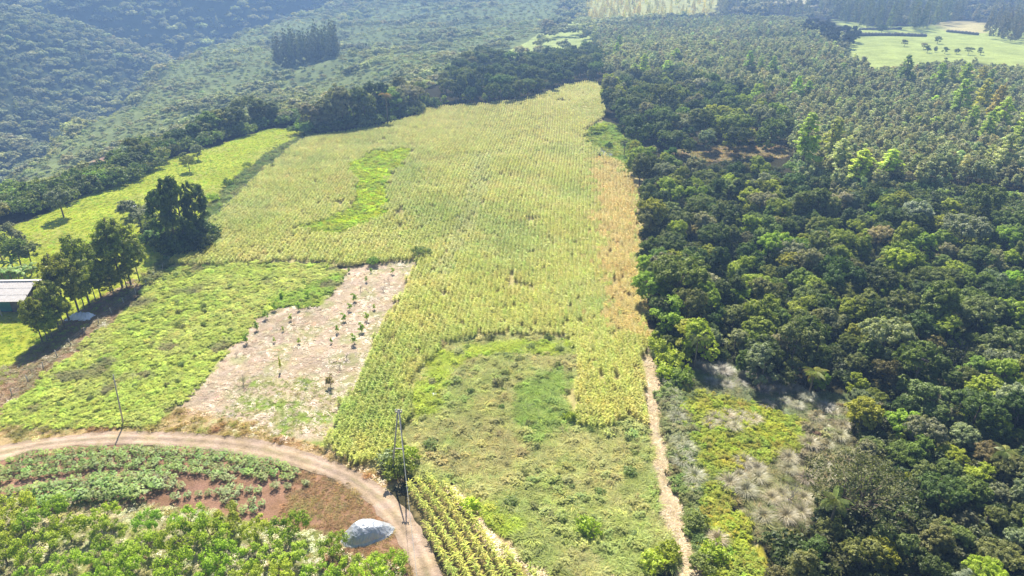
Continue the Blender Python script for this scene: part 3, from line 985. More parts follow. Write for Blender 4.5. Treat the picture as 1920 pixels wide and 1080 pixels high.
def weeds_tint(tt, x, y, px, py):
    bright = inside([(782, 690), (832, 650), (1080, 640), (1075, 665), (900, 668), (850, 690), (830, 760), (800, 790), (772, 790)], px, py) * .85
    bright = np.maximum(bright, inside([(860, 920), (900, 940), (990, 985), (985, 1010), (930, 1000), (884, 950)], px, py) * .8)
    tt = lerp(tt, (.42, .50, .06), bright * (vnoise(x, y, 2, 75) > .25))
    brown = inside([(850, 690), (900, 668), (985, 700), (960, 800), (1000, 860), (880, 900), (780, 860), (790, 800), (840, 770)], px, py) * .8
    tt = lerp(tt, (.42, .38, .19), brown * np.clip(vnoise(x, y, 3, 76) * 1.3 - .1, 0, 1))
    g2 = inside([(960, 730), (1060, 690), (1055, 745), (1065, 800), (1010, 830), (970, 800)], px, py) * .8
    tt = lerp(tt, (.27, .38, .08), g2)
    return tt


scatter("tall_weeds", 'weeds', (-16, 32, 46, 106), .44, TUFT + TUFT + WEED[:1], (.37, .42, .15), (.46, .44, .21), 4, (.6, 1.7), zs=.8, label="rank mixed grass and weeds on the fallow ground below the corn", extra=weeds_tint, sv=.16, hv=.04, seed=70)
scatter("yellow_corn_patch", 'weeds', (0, 30, 70, 100), .8, CORNR, (.50, .42, .12), None, 5, (.8, 1.0), clump=None, keep=1, label="yellowing corn at the edge of the weeds", seed=80,
        excl=()) if False else None
scatter("weed_clumps", 'weeds', (-16, 32, 46, 106), 2.4, SHRUB, (.25, .31, .12), (.34, .37, .20), 3, (.3, .65), keep=.16, label="darker bushy clumps in the rank weeds", seed=75)
scatter("meadow_clumps", 'meadow', (-110, -15, 70, 145), 3.2, SHRUB, (.24, .30, .09), (.32, .35, .16), 4, (.22, .45), keep=.25, label="darker tufts in the green weeds", seed=105)
scatter("bright_weeds", 'brightweed', (-60, -10, 140, 240), .75, WEED + TUFT[:1], (.50, .58, .03), (.42, .50, .06), 5, (1.0, 1.6), label="bright yellow green weeds in a gap of the corn", seed=90)
scatter("meadow_weeds", 'meadow', (-110, -15, 70, 145), .5, WEED + LOW + LOW, (.45, .52, .115), (.50, .53, .16), 7, (.7, 1.3), keep=.95, zs=.62, label="leafy green weeds covering the ground between eucalyptus row and bare plot", seed=100, sv=.14, hv=.04,
        extra=lambda tt, x, y, px, py: lerp(lerp(tt, (.30, .42, .05), inside([(515, 560), (560, 545), (640, 510), (640, 525), (600, 575), (515, 580)], px, py) * .8), (.24, .21, .13), np.clip((vnoise(x, y, 4, 109) - .68) * 5, 0, .8)))
scatter("pasture_grass", 'pasture', (-150, -55, 85, 275), 1.15, LOW, (.40, .47, .06), (.34, .42, .065), 9, (.9, 1.6), label="short bright green pasture grass", seed=110, excl=('fenceline',))
scatter("fence_weeds", 'fenceline', (-90, -50, 105, 265), .9, WEED + TUFT, (.20, .26, .08), (.28, .30, .11), 6, (1.0, 1.8), label="rough weeds along the fence between pasture and corn", seed=120)
scatter("strip_grass", 'brownstrip', (-100, -60, 70, 135), .6, LOW + STRAW, (.31, .21, .12), (.24, .20, .09), 4, (.8, 1.3), label="dry brown grass on the strip beside the eucalyptus row", seed=130)
scatter("plot_litter", 'soil', (-60, -10, 74, 145), .75, STRAW, (.46, .365, .265), (.38, .295, .215), 3, (.5, .9), keep=.55, label="dry straw litter on the bare plot", seed=140)
scatter("sparse_grass", 'sparse', (-48, -18, 74, 100), .65, LOW, (.33, .37, .13), (.40, .38, .17), 4, (.6, 1.0), keep=.75, label="thin pale grass creeping over the bare plot", seed=150)
scatter("verge_grass", 'verge', (-80, -8, 60, 92), .5, LOW + TUFT[:1] + STRAW[:1], (.43, .33, .16), (.33, .31, .11), 5, (.6, 1.05), keep=.8, label="dry tawny grass along the road verge", seed=160, clump=(2.5, .2),
        extra=lambda tt, x, y, px, py: lerp(tt, (.36, .20, .12), np.clip((vnoise(x, y, 5, 169) - .6) * 5, 0, .8)))
scatter("brown_grass", 'browngrass', (-32, -7, 40, 72), .5, LOW, (.34, .22, .13), (.34, .27, .12), 4, (.7, 1.2), label="withered reddish brown grass inside the road bend", seed=170, clump=(2, .15))
scatter("orchard_grass", 'orchard', (-80, -7, 40, 72), .55, LOW + STRAW + TUFT[:1], (.44, .40, .24), (.34, .37, .14), 4, (.45, .8), label="pale dry grass and weeds under the orchard trees", seed=180, sv=.2)
scatter("stubble_straw", 'stubble', (-12, 12, 42, 70), .5, STRAW, (.60, .47, .25), (.46, .36, .18), 3, (.8, 1.3), label="straw stubble between corn plot and weeds", seed=190)
scatter("marsh_grass", 'marsh', (15, 45, 44, 95), .5, WEED + LOW, (.40, .43, .055), (.35, .40, .07), 4, (.8, 1.5), label="yellow green marsh plants in the wet clearing", seed=200, excl=('tawny',),
        extra=lambda tt, x, y, px, py: lerp(tt, (.42, .37, .09), np.clip((vnoise(x, y, 3, 209) - .6) * 3, 0, .6)))
scatter("shrub_undergrowth", 'shrubstrip', (12, 32, 44, 110), .7, WEED + TUFT, (.20, .26, .085), (.29, .30, .15), 4, (1.0, 1.9), label="green undergrowth beside the straw path", seed=210)
scatter("pond_grass", 'pondside', (20, 55, 200, 260), 1.0, LOW + TUFT, (.27, .35, .07), (.33, .36, .09), 6, (.9, 1.5), label="green reeds and grass around the small pond", seed=220)
scatter("pink_grass", 'pinkpatch', (45, 110, 170, 235), 1.0, TUFT, (.42, .33, .24), (.36, .31, .19), 6, (1.0, 1.6), label="pinkish dry grass in the forest gap", seed=230)
scatter("shade_grass", 'shade', (18, 70, 74, 110), .7, TUFT, (.30, .31, .22), (.24, .27, .14), 4, (1.0, 1.8), label="grey grass in the shade of the forest front", seed=260)
scatter("tawny_grass", 'tawny', (22, 42, 48, 78), .7, TUFT, (.27, .27, .13), (.34, .31, .19), 4, (1.0, 1.7), keep=.8, label="tawny dry grass at the edge of the marsh", seed=240)
scatter("tawny_scrub", 'tawny_far', (26, 64, 50, 95), .7, TUFT + WEED[:1], (.33, .29, .19), (.25, .25, .13), 4, (1.0, 1.8), label="tawny scrub at the forest foot", seed=250)
x_, y_ = jgrid(TA[:, 0].min() - 2, TB[:, 0].max() + 2, 44, 102, .5)
pa = np.interp(y_, TA[::-1, 1], TA[::-1, 0]); pb = np.interp(y_, TB[::-1, 1], TB[::-1, 0])
if TA[0, 1] < TA[-1, 1]:
    pa = np.interp(y_, TA[:, 1], TA[:, 0]); pb = np.interp(y_, TB[:, 1], TB[:, 0])
k = (x_ > pa) & (x_ < pb)
stuff("path_straw", np.column_stack([x_[k], y_[k], H(x_[k], y_[k]) + .06]), STRAW, tint=vary((.44, .335, .20), k.sum(), .2, .05), scl=RNG.uniform(.6, 1.0, k.sum()), label="loose straw lying on the path")

# ------------------------------------------------------------------ trees
HUES = [("dark green", (.085, .122, .034)), ("deep green", (.155, .200, .044)), ("fresh green", (.265, .325, .048)), ("yellow green", (.330, .370, .050)),
        ("olive green", (.175, .205, .070)), ("grey green", (.240, .250, .160)), ("brownish", (.225, .205, .090)), ("silvery", (.36, .35, .29))]


def tree(name, variant, label, cat, loc, s, tint, group=None, rz=None, sz=1.0):
    r = thing(name, label, cat, (loc[0], loc[1], loc[2] - .1), RNG.uniform(0, 6.28) if rz is None else rz, (s, s, s * sz), group)
    link("trunk", variant[0], r)
    c = link("crown", variant[1], r)
    c['tint'] = tuple(float(q) for q in tint)
    return r


def spread(zone_poly, box, step, dz, jit=.35):
    x, y = jgrid(*box, step, jit)
    k = in_zone(zone_poly, x, y, dz) & ~in_zone(Z['corn'], x, y) & ~in_zone(Z['pondside'], x, y)
    return x[k], y[k]


FOREST = [(1203, 345), (1300, 304), (1420, 298), (1500, 330), (1600, 350), (1750, 362), (1920, 392), (2250, 430), (2330, 830), (1950, 800), (1700, 745), (1500, 690), (1390, 668), (1300, 650), (1245, 622), (1222, 560), (1215, 500), (1210, 420)]
FOREST_UP = [(1132, 160), (1165, 138), (1220, 128), (1300, 146), (1400, 170), (1450, 192), (1472, 236), (1440, 258), (1290, 264), (1185, 258), (1170, 232), (1146, 212)]
FOREST_STRIP = [(1178, 262), (1262, 270), (1300, 306), (1205, 345), (1188, 318)]
SCRUB = [(1600, 770), (1720, 760), (1960, 815), (2330, 840), (2400, 1300), (1450, 1300), (1440, 1090), (1470, 1010), (1545, 1000), (1560, 940), (1640, 860)]
PTS = []
for poly, box, step, hs, wts in ((FOREST, (20, 160, 55, 215), 4.5, (.4, 1.05), (.19, .24, .21, .10, .14, .10, .01, .01)),
                                 (FOREST_UP, (30, 165, 190, 400), 7.0, (.8, 1.25), (.25, .30, .16, .06, .10, .12, .0, .01)),
                                 (FOREST_STRIP, (30, 80, 165, 250), 6.0, (.6, .95), (.2, .2, .25, .1, .1, .12, .03, .0)),
                                 (SCRUB, (24, 100, 38, 90), 3.9, (.42, .72), (.10, .15, .14, .08, .25, .20, .04, .04))):
    x, y = spread(poly, box, step, 6.0 if poly is not SCRUB else 3.5)
    for a, b in zip(x, y):
        h = int(RNG.choice(8, p=np.array(wts) / sum(wts)))
        PTS.append((a, b, RNG.uniform(*hs) * (1.3 if RNG.uniform() < .12 else 1), h, poly))
# special trees keep their ground free
KEEP_OUT = [(at(1590, 1000)[:2], 4.5), (at(1705, 700)[:2], 4)]
PTS = [p for p in PTS if all(math.hypot(p[0] - q[0][0], p[1] - q[0][1]) > q[1] for q in KEEP_OUT)]


def app_size(p):
    z = float(H(p[0], p[1])); dd = p[1] * CP - (z - CAM_Z) * SP
    qx, qy = project(p[0], p[1], z + 6)
    vis = 1.0 if (-60 < qx < 1980 and -60 < qy < 1150) else .1
    return vis * p[2] / dd


PTS.sort(key=app_size, reverse=True)
SINGLE_BROAD = 286
CROWN = ['domed', 'lumpy', 'domed', 'flat', 'lumpy', 'narrow', 'lumpy', 'domed', 'flat', 'lumpy']


def place_words(p):
    qx, qy = project(p[0], p[1], float(H(p[0], p[1])) + 6)
    if p[4] is FOREST_UP:
        return "in the forest above the pinkish clearing" if qx > 1260 else "in forest by the corn's far corner"
    if p[4] is FOREST_STRIP:
        return "between the pond and the pinkish clearing"
    if p[4] is SCRUB:
        return "in scrub wood beside the tawny grass" if qx < 1700 else ("in scrub wood under the palms" if qy < 930 else "in the lowest scrub wood")
    if qx < 1300:
        return "on the forest edge beside the corn"
    if qy > 590:
        return "at the forest front above the marsh" if qx < 1600 else "at the forest front above the scrub"
    if qy < 420:
        return "at the forest top below the plantation" if qx < 1620 else "below the forest's tall eucalyptus group"
    return "in the mid forest near the corn" if qx < 1550 else "deep in forest far from the corn"


far_rest = []
for i, p in enumerate(PTS):
    x, y, s, h, poly = p
    z = float(H(x, y))
    tint = vary(HUES[h][1], 1, .14, .07)[0]
    if i < SINGLE_BROAD:
        big = "large" if s > .98 else ("middle-sized" if s > .8 else ("small" if s > .55 else "low"))
        v = int(RNG.integers(0, 10))
        lab = f"{big} {HUES[h][0]} {CROWN[v]} tree {place_words(p)}"
        tree("broadleaf_tree", BROAD[v], lab, "tree", (x, y, z), s, tint, "broadleaf trees of the forest beside the corn", sz=RNG.uniform(.85, 1.1))
    else:
        far_rest.append((x, y, z, s, tint))
if far_rest:
    q = far_rest
    stuff("broadleaf_forest", [(a[0], a[1], a[2]) for a in q], [b[1] for b in BROAD], scl=[a[3] for a in q], tint=[a[4] for a in q], label="the rest of the broadleaf forest beside the corn")
# understorey that closes the forest floor
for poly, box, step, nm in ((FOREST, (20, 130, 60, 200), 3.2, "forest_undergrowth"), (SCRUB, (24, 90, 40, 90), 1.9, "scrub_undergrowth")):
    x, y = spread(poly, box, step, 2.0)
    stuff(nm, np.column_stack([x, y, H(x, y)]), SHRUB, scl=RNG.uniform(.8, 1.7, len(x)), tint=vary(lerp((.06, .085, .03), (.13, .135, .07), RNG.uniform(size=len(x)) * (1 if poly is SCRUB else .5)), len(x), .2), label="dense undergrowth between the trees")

x, y = jgrid(60, 220, 140, 260, 2.8, .4)
k = in_zone([(1480, 325), (1600, 345), (1750, 358), (1920, 388), (2250, 425), (2250, 470), (1920, 432), (1750, 398), (1600, 384), (1490, 350)], x, y)
stuff("plantation_undergrowth", np.column_stack([x[k], y[k], H(x[k], y[k])]), SHRUB, scl=RNG.uniform(1.0, 2.2, k.sum()), tint=vary(lerp((.10, .14, .05), (.22, .25, .11), RNG.uniform(size=k.sum())), k.sum(), .2), label="bushes between plantation and broadleaf forest")
# young eucalyptus plantation
YPOLY = [(1118, 62), (1200, 40), (1300, 36), (1480, 22), (1555, 62), (1580, 108), (1640, 134), (1790, 120), (1960, 134), (2250, 165), (2250, 445), (1920, 408), (1750, 378), (1600, 364), (1500, 330), (1480, 262), (1455, 196), (1300, 146), (1220, 126), (1135, 138), (1120, 100)]
x, y = jgrid(40, 420, 175, 640, 2.8, .38)
k = in_zone(YPOLY, x, y, 4.0) & ~in_zone(Z['corn'], x, y)
x, y = x[k], y[k]
z = H(x, y)
d = y * CP - (z - CAM_Z) * SP
qx, qy = project(x, y, z + 4)
inview = (qx > -20) & (qx < 1940)
o_ = np.argsort(np.where(inview, d, d + 5000))
x, y, z, d, qx, qy = [a[o_] for a in (x, y, z, d, qx, qy)]
n = len(x)
f = np.clip(vnoise(x, y, 45, 301) * 1.6 - .3, 0, 1)
yt = vary(lerp((.30, .325, .15), (.37, .385, .20), f), n, .2, .06)
ys = RNG.uniform(.5, 1.1, n) * (.8 + .4 * vnoise(x, y, 20, 303))
for i in range(min(285, n)):
    w = "yellowish" if yt[i, 1] > .17 else ("pale" if yt[i, 1] > .14 else ("grey green" if yt[i, 1] > .115 else "dull dark"))
    hgt = "tall" if ys[i] > 1.0 else ("middling" if ys[i] > .8 else "short")
    where = "near the broadleaf forest top" if qx[i] > 1700 else ("behind the pinkish clearing" if qx[i] < 1600 else "around the two rounded trees")
    tree("young_eucalyptus", YEUC[int(RNG.integers(0, 8))], f"{hgt} {w} young eucalyptus in the plantation {where}", "tree", (x[i], y[i], z[i]), float(ys[i]), yt[i], "young eucalyptus of the plantation")
if n > 285:
    stuff("eucalyptus_plantation", np.column_stack([x, y, z])[285:], [e[1] for e in YEUC], scl=ys[285:], tint=yt[285:], label="grey green young eucalyptus plantation reaching back to the far pasture")

# tall eucalyptus standing out of the plantation: (x, base row, top row, look, place)
for bx, by, ty, hue, lab in [
    (1500, 335, 210, (.13, .17, .035), "tallest green eucalyptus beside the pinkish clearing"),
    (1552, 318, 218, (.13, .135, .06), "reddish topped eucalyptus right behind the tallest one"),
    (1568, 335, 258, (.17, .17, .12), "pale grey eucalyptus between the tallest and the two rounded ones"),
    (1605, 352, 278, (.17, .20, .03), "first of two rounded bright yellow green eucalyptus trees"),
    (1660, 350, 279, (.17, .20, .03), "second of two rounded bright yellow green eucalyptus trees, standing alone"),
    (1870, 345, 248, (.16, .17, .11), "pale leaning eucalyptus at the plantation edge"),
    (1902, 300, 204, (.13, .16, .045), "broad green eucalyptus before the plantation's far end"),
    (1915, 345, 296, (.14, .17, .04), "small green eucalyptus under the broad one"),
    (1690, 172, 102, (.08, .11, .035), "dark columnar eucalyptus below the far pasture"),
    (1703, 170, 135, (.08, .11, .035), "short dark eucalyptus leaning on the columnar one"),
    (1713, 258, 216, (.14, .17, .04), "light green eucalyptus of a pair in mid plantation"),
    (1746, 262, 218, (.15, .18, .04), "yellower eucalyptus of a pair in mid plantation"),
    (1575, 152, 116, (.13, .16, .05), "single eucalyptus in the plantation below the pasture corner"),
    (1400, 152, 94, (.12, .15, .06), "tall pale eucalyptus in the far group of three"),
    (1422, 155, 108, (.12, .15, .06), "middle eucalyptus in the far group of three"),
    (1444, 158, 104, (.12, .15, .05), "rear eucalyptus in the far group of three"),
    (1488, 208, 141, (.14, .18, .04), "bright bushy eucalyptus over the dark upper forest"),
    (1510, 200, 150, (.12, .16, .04), "smaller eucalyptus beside the bright bushy one"),
    (1462, 170, 132, (.13, .15, .05), "low eucalyptus between the far group and the bushy one"),
    (1160, 108, 64, (.10, .13, .05), "dark eucalyptus at the top corner of the corn"),
    (1155, 122, 78, (.13, .17, .05), "green eucalyptus in front of the dark corner one"),
    (1205, 150, 99, (.15, .18, .04), "yellow green eucalyptus beside the upper forest"),
    (1188, 152, 118, (.12, .15, .05), "small eucalyptus beside the yellow green one"),
    (1265, 130, 89, (.14, .17, .04), "pointed green eucalyptus behind the upper forest"),
    (1250, 150, 112, (.15, .18, .04), "rounded green eucalyptus behind the upper forest"),
    (1752, 182, 116, (.14, .17, .045), "first eucalyptus of the tall group below the pasture"),
    (1772, 180, 122, (.11, .13, .05), "dull eucalyptus inside the tall group below the pasture"),
    (1800, 182, 116, (.13, .16, .045), "wide eucalyptus crowning the tall group"),
    (1832, 176, 122, (.16, .145, .05), "orange tinted eucalyptus in the tall group"),
    (1848, 180, 128, (.11, .14, .045), "dark slim eucalyptus at the tall group's end"),
    (1790, 236, 146, (.13, .16, .045), "tall eucalyptus in front of the group with a bare flank"),
    (1832, 224, 146, (.17, .17, .04), "yellow eucalyptus in the middle of the group"),
    (1858, 240, 158, (.17, .14, .055), "rust topped eucalyptus in the group"),
    (1748, 214, 178, (.16, .21, .03), "small lime green eucalyptus at the group's foot"),
    (1812, 262, 196, (.13, .16, .04), "low green eucalyptus before the group"),
    (1868, 262, 180, (.15, .18, .04), "yellow green eucalyptus at the group's lower end"),
    (1840, 282, 205, (.12, .15, .04), "dark green eucalyptus at the group's lower end"),
]:
    a, b, c = at(bx, by)
    hgt = height_to(a, b, c, ty)
    fat = 1.25 if 'rounded' in lab or 'broad' in lab or 'wide' in lab else 1.0
    v = EUC[int(RNG.integers(0, 5))]
    s = hgt / v[2]
    r = tree("eucalyptus_tree", v, lab, "tree", (a, b, c), s, vary(np.array(hue) * 3.0, 1, .05, .03)[0], "tall eucalyptus above the plantation")
    w = max(s, .75) * fat * (1.5 if s < .7 else 1.35)
    r.scale = (w, w, s)

# the eucalyptus row beside the farm shed
for i, (bx, by, ty, lab) in enumerate([
    (80, 642, 545, "lowest eucalyptus of the row, beside the shed, leaning outwards"), (98, 634, 575, "thin low eucalyptus at the shed end of the row"), (114, 624, 520, "eucalyptus with twin stems near the shed"),
    (130, 602, 462, "tall dark eucalyptus standing over the shed roof"), (150, 592, 455, "tall eucalyptus behind the white plastic heap"), (168, 572, 430, "slim tall eucalyptus in mid row with a yellow top"),
    (190, 558, 448, "bushy eucalyptus in mid row"), (208, 549, 478, "short eucalyptus filling the gap in mid row"), (230, 540, 396, "tallest eucalyptus of the row"),
    (246, 535, 400, "tall eucalyptus with bare stems beside the tallest one"), (262, 528, 436, "last eucalyptus of the row, next to the corn corner"), (215, 556, 500, "small eucalyptus under the tallest one"), (90, 640, 565, "low bushy eucalyptus under the lowest one"), (122, 615, 545, "low bushy eucalyptus in front of the plastic heap"), (160, 582, 500, "low bushy eucalyptus in the lower half of the row"), (180, 565, 500, "low bushy eucalyptus in the upper half of the row"), (238, 540, 490, "low bushy eucalyptus between the tall stems")]):
    a, b, c = at(bx, by)
    hgt = height_to(a, b, c, ty)
    v = ROWEUC[i % 4]
    s = hgt / v[2]
    r = tree("row_eucalyptus", v, lab, "tree", (a, b, c), s, vary((.22, .26, .05), 1, .1, .05)[0], "eucalyptus row beside the farm shed", rz=i * 1.3)
    w = max(.64, .85 * s)
    r.scale = (w, w, s)

# dark clump and single trees on the pasture
for i, (bx, by, ty, hue, lab) in enumerate([
    (318, 462, 350, 0, "dark tree at the left of the pasture clump"), (350, 466, 328, 0, "tallest dark tree of the pasture clump"), (378, 452, 338, 0, "dark tree of the pasture clump next to the corn"),
    (335, 474, 402, 1, "lower tree in front of the pasture clump"), (302, 448, 400, 4, "olive tree behind the eucalyptus row"), (365, 470, 410, 0, "low dark tree closing the pasture clump"),
    (268, 440, 372, 5, "thin grey green tree behind the tallest row eucalyptus"), (120, 408, 352, 5, "single sparse grey tree on the upper pasture"), (356, 322, 292, 2, "small round tree in mid pasture"),
    (400, 272, 252, 3, "tiny pale tree at the pasture's upper edge"), (372, 300, 270, 5, "small grey bush tree in mid pasture"), (345, 305, 285, 4, "low olive bush tree in mid pasture"),
    (40, 500, 445, 1, "bushy tree beside the banana plants"), (60, 498, 455, 4, "thin tree beside the banana plants"), (25, 455, 415, 5, "grey shrubby tree over the banana plants"), (45, 470, 432, 5, "low shrubby tree beside the palm"),
    (10, 470, 440, 1, "green shrubby tree behind the shed palm")]):
    a, b, c = at(bx, by)
    v = BROAD[i % 10]
    s = height_to(a, b, c, ty) / v[2]
    r = tree("pasture_tree", v, lab, "tree", (a, b, c), s, vary(HUES[hue][1], 1, .08)[0], "trees on the pasture")
    r.scale = (s * (.6 if i in (0, 1, 2, 3, 5) else 1.1),) * 2 + (s,)

# trees along the brow behind pasture and corn
brow = [(-40, 430, 380), (20, 418, 372), (48, 408, 362), (5, 400, 385), (75, 402, 350), (105, 385, 345), (150, 372, 330), (172, 368, 322), (195, 362, 312), (215, 352, 300), (235, 342, 292), (252, 330, 286), (268, 316, 262), (285, 302, 256), (302, 294, 250),
        (322, 290, 248), (340, 286, 240), (362, 280, 232), (382, 275, 222), (402, 268, 212), (420, 263, 204), (440, 259, 194), (458, 252, 188), (478, 246, 182), (498, 242, 178), (520, 240, 184), (545, 240, 206), (590, 250, 182), (606, 248, 172), (628, 246, 172), (648, 244, 168), (668, 240, 162), (690, 238, 160), (712, 230, 158), (734, 224, 152), (752, 220, 150), (772, 212, 146), (792, 204, 152),
        (600, 236, 180), (640, 232, 160), (690, 226, 156), (735, 214, 150), (765, 206, 142)]
for i, (bx, by, ty) in enumerate(brow):
    a, b, c = at(bx, by)
    sh = 7.0 if bx < 560 else 2.0
    a, b = a - .5 * sh, b + sh
    c = float(H(a, b))
    v = BROAD[(i * 3) % 10]
    s = float(np.clip(height_to(a, b, c, ty) / v[2], .35, 1.9)) * RNG.uniform(.78, 1.12)
    hue = int(RNG.choice([0, 1, 2, 4, 5, 0, 1, 4]))
    where = ("on the lower brow above the palm" if bx < 130 else "on the brow beside the red earth bank" if bx < 260 else "on the brow behind the upper pasture" if bx < 480 else "on the brow where pasture meets corn" if bx < 640 else "behind the corn top, near the orange palm" if bx < 760 else "behind the corn top, where it dips")
    r = tree("brow_tree", v, f"{'tall' if s > 1.1 else 'low'} {HUES[hue][0]} tree {where}", "tree", (a, b, c), s, vary(HUES[hue][1], 1, .1)[0], "trees along the brow of the hill")
    w = min(max(s, .7) * 1.25, 1.6)
    r.scale = (w, w, s)
bx_ = np.concatenate([np.repeat([at(p[0], p[1])[:2]], 16, 0) for p in brow]); sh_ = np.repeat([7.0 if p[0] < 560 else 2.0 for p in brow], 16)
bx_ = bx_ + np.column_stack([-.5 * sh_, sh_]) + np.column_stack([RNG.uniform(-6, 6, len(bx_)), RNG.uniform(-3.5, 9, len(bx_))])
stuff("brow_undergrowth", np.column_stack([bx_, H(bx_[:, 0], bx_[:, 1])]), SHRUB, scl=RNG.uniform(1.2, 2.6, len(bx_)), tint=vary(lerp((.10, .15, .045), (.20, .24, .09), RNG.uniform(size=len(bx_))), len(bx_), .2), label="bushes filling the brow under the trees")
cl_ = np.concatenate([np.repeat([at(*p)[:2]], 9, 0) for p in [(318, 462), (350, 466), (378, 452), (335, 474), (365, 470), (300, 455)]])
cl_ = cl_ + RNG.uniform(-1.8, 1.8, cl_.shape)
stuff("clump_undergrowth", np.column_stack([cl_, H(cl_[:, 0], cl_[:, 1])]), SHRUB, scl=RNG.uniform(1.2, 2.4, len(cl_)), tint=vary((.09, .13, .04), len(cl_), .2), label="dark bushes under the pasture tree clump")
bands = [("tree behind the corn top", [(800, 195), (830, 150), (850, 110), (905, 92), (960, 105), (1090, 84), (1135, 75), (1118, 148), (1060, 150), (1000, 162), (900, 190)], 7.2, 7, (.8, 1.2), (0, 1, 0, 1, 4)),
         ("tree along the top corn edge", [(805, 196), (880, 178), (960, 160), (1015, 138), (1035, 150), (985, 178), (900, 190), (810, 203)], 5.5, 2, (.4, .62), (3, 2, 5, 2))]
for lab, poly, step, dz, hs, hh in bands:
    x, y = jgrid(-60, 60, 250, 480, step, .35)
    k = in_zone(poly, x, y, dz) & ~in_zone(Z['corn'], x, y)
    for a, b in zip(x[k], y[k]):
        h = int(RNG.choice(hh)); s = RNG.uniform(*hs)
        size = "tall" if s > 1 else ("mid-height" if s > .7 else ("bushy" if s > .5 else "stunted"))
        nearw = ", nearer the brow" if a < -5 else (", nearer the eucalyptus corner" if a > 22 else ", midway along")
        tree("brow_tree", BROAD[int(RNG.integers(0, 10))], f"{size} {HUES[h][0]} {lab}{nearw}", "tree", (a, b, float(H(a, b))), s, vary(HUES[h][1], 1, .12)[0], "wood behind the top of the corn")

# dark grove, single trees and hedge trees of the far pasture
for i, (bx, by, ty, hue, lab) in enumerate([
    (1652, 63, 45, 0, "round dark tree beside the far stone wall"), (1695, 87, 73, 4, "small umbrella tree alone on the far pasture"), (1757, 82, 67, 4, "spreading olive tree at the far wall's end"),
    (1731, 92, 80, 5, "slight sapling tree below the wall's end"), (1738, 99, 84, 4, "thin tree on the pasture's lower edge"), (1753, 98, 86, 5, "grey thin tree on the pasture's lower edge"), (1771, 101, 87, 4, "third thin tree on the pasture's lower edge"),
    (1793, 102, 90, 4, "bushy tree at the pasture's lower corner"), (1815, 103, 88, 4, "low bushy tree at the pasture's lower corner"), (1838, 103, 88, 5, "wide low tree at the pasture's lower corner"), (1715, 54, 47, 4, "bush beside the far H-shaped pole"), (1626, 52, 46, 5, "pale bush behind the far stone wall")]):
    a, b, c = at(bx, by)
    v = BROAD[i % 10]
    s = height_to(a, b, c, ty) / v[2]
    r = tree("pasture_edge_tree", v, lab, "tree", (a, b, c), s, vary(np.array(HUES[hue][1]), 1, .05)[0], "trees of the far pasture")
    r.scale = (s * 1.3, s * 1.3, s)
x, y = jgrid(150, 300, 420, 700, 10, .3)
k = in_zone([(1500, 52), (1530, 40), (1560, 42), (1608, 60), (1604, 78), (1570, 74), (1520, 66)], x, y, 6)
for a, b in zip(x[k], y[k]):
    tree("grove_tree", BROAD[int(RNG.integers(0, 10))], "dense dark tree in the grove beside the far pasture", "tree", (a, b, float(H(a, b))), RNG.uniform(.95, 1.3), vary((.045, .06, .03), 1, .1)[0], "dark grove beside the far pasture")

# tall plantations far off: each tree a thing of its own
def far_trees(poly, box, step, dz, scl, tint, name, lab, group, limit=110):
    x, y = jgrid(*box, step, .3)
    k = in_zone(poly, x, y, dz)
    P = list(zip(x[k], y[k]))[:limit]
    for a, b in P:
        o = link(name, FARCON[int(RNG.integers(0, 3))], None, (a, b, float(H(a, b)) - .3), RNG.uniform(0, 6.28), RNG.uniform(*scl))
        o.scale = (o.scale[0] * .8, o.scale[0] * .8, o.scale[0])
        tag(o, lab, "tree", group)
        o['tint'] = tuple(float(q) for q in vary(tint, 1, .12)[0])


far_trees([(516, 112), (632, 92), (634, 120), (518, 134)], (-260, -100, 480, 760), 5.6, 2, (1.2, 1.5), (.08, .105, .045), "plantation_tree", "tall slender tree in the square plantation on the hazy slope", "square plantation on the slope")
far_trees([(1520, 4), (1560, -10), (1790, 5), (1800, 34), (1735, 46), (1640, 46), (1570, 30)], (180, 560, 560, 1100), 12.5, 5, (1.15, 1.6), (.12, .15, .055), "border_eucalyptus", "tall eucalyptus in the belt behind the far pasture", "eucalyptus belt behind the far pasture")
far_trees([(1850, 40), (1925, 20), (2050, 30), (2050, 84), (1925, 74), (1850, 56)], (330, 640, 500, 900), 11, 5, (.9, 1.2), (.13, .135, .085), "border_tree", "grey thin stemmed tree in the stand behind the far pasture corner", "grey stand behind the far pasture")

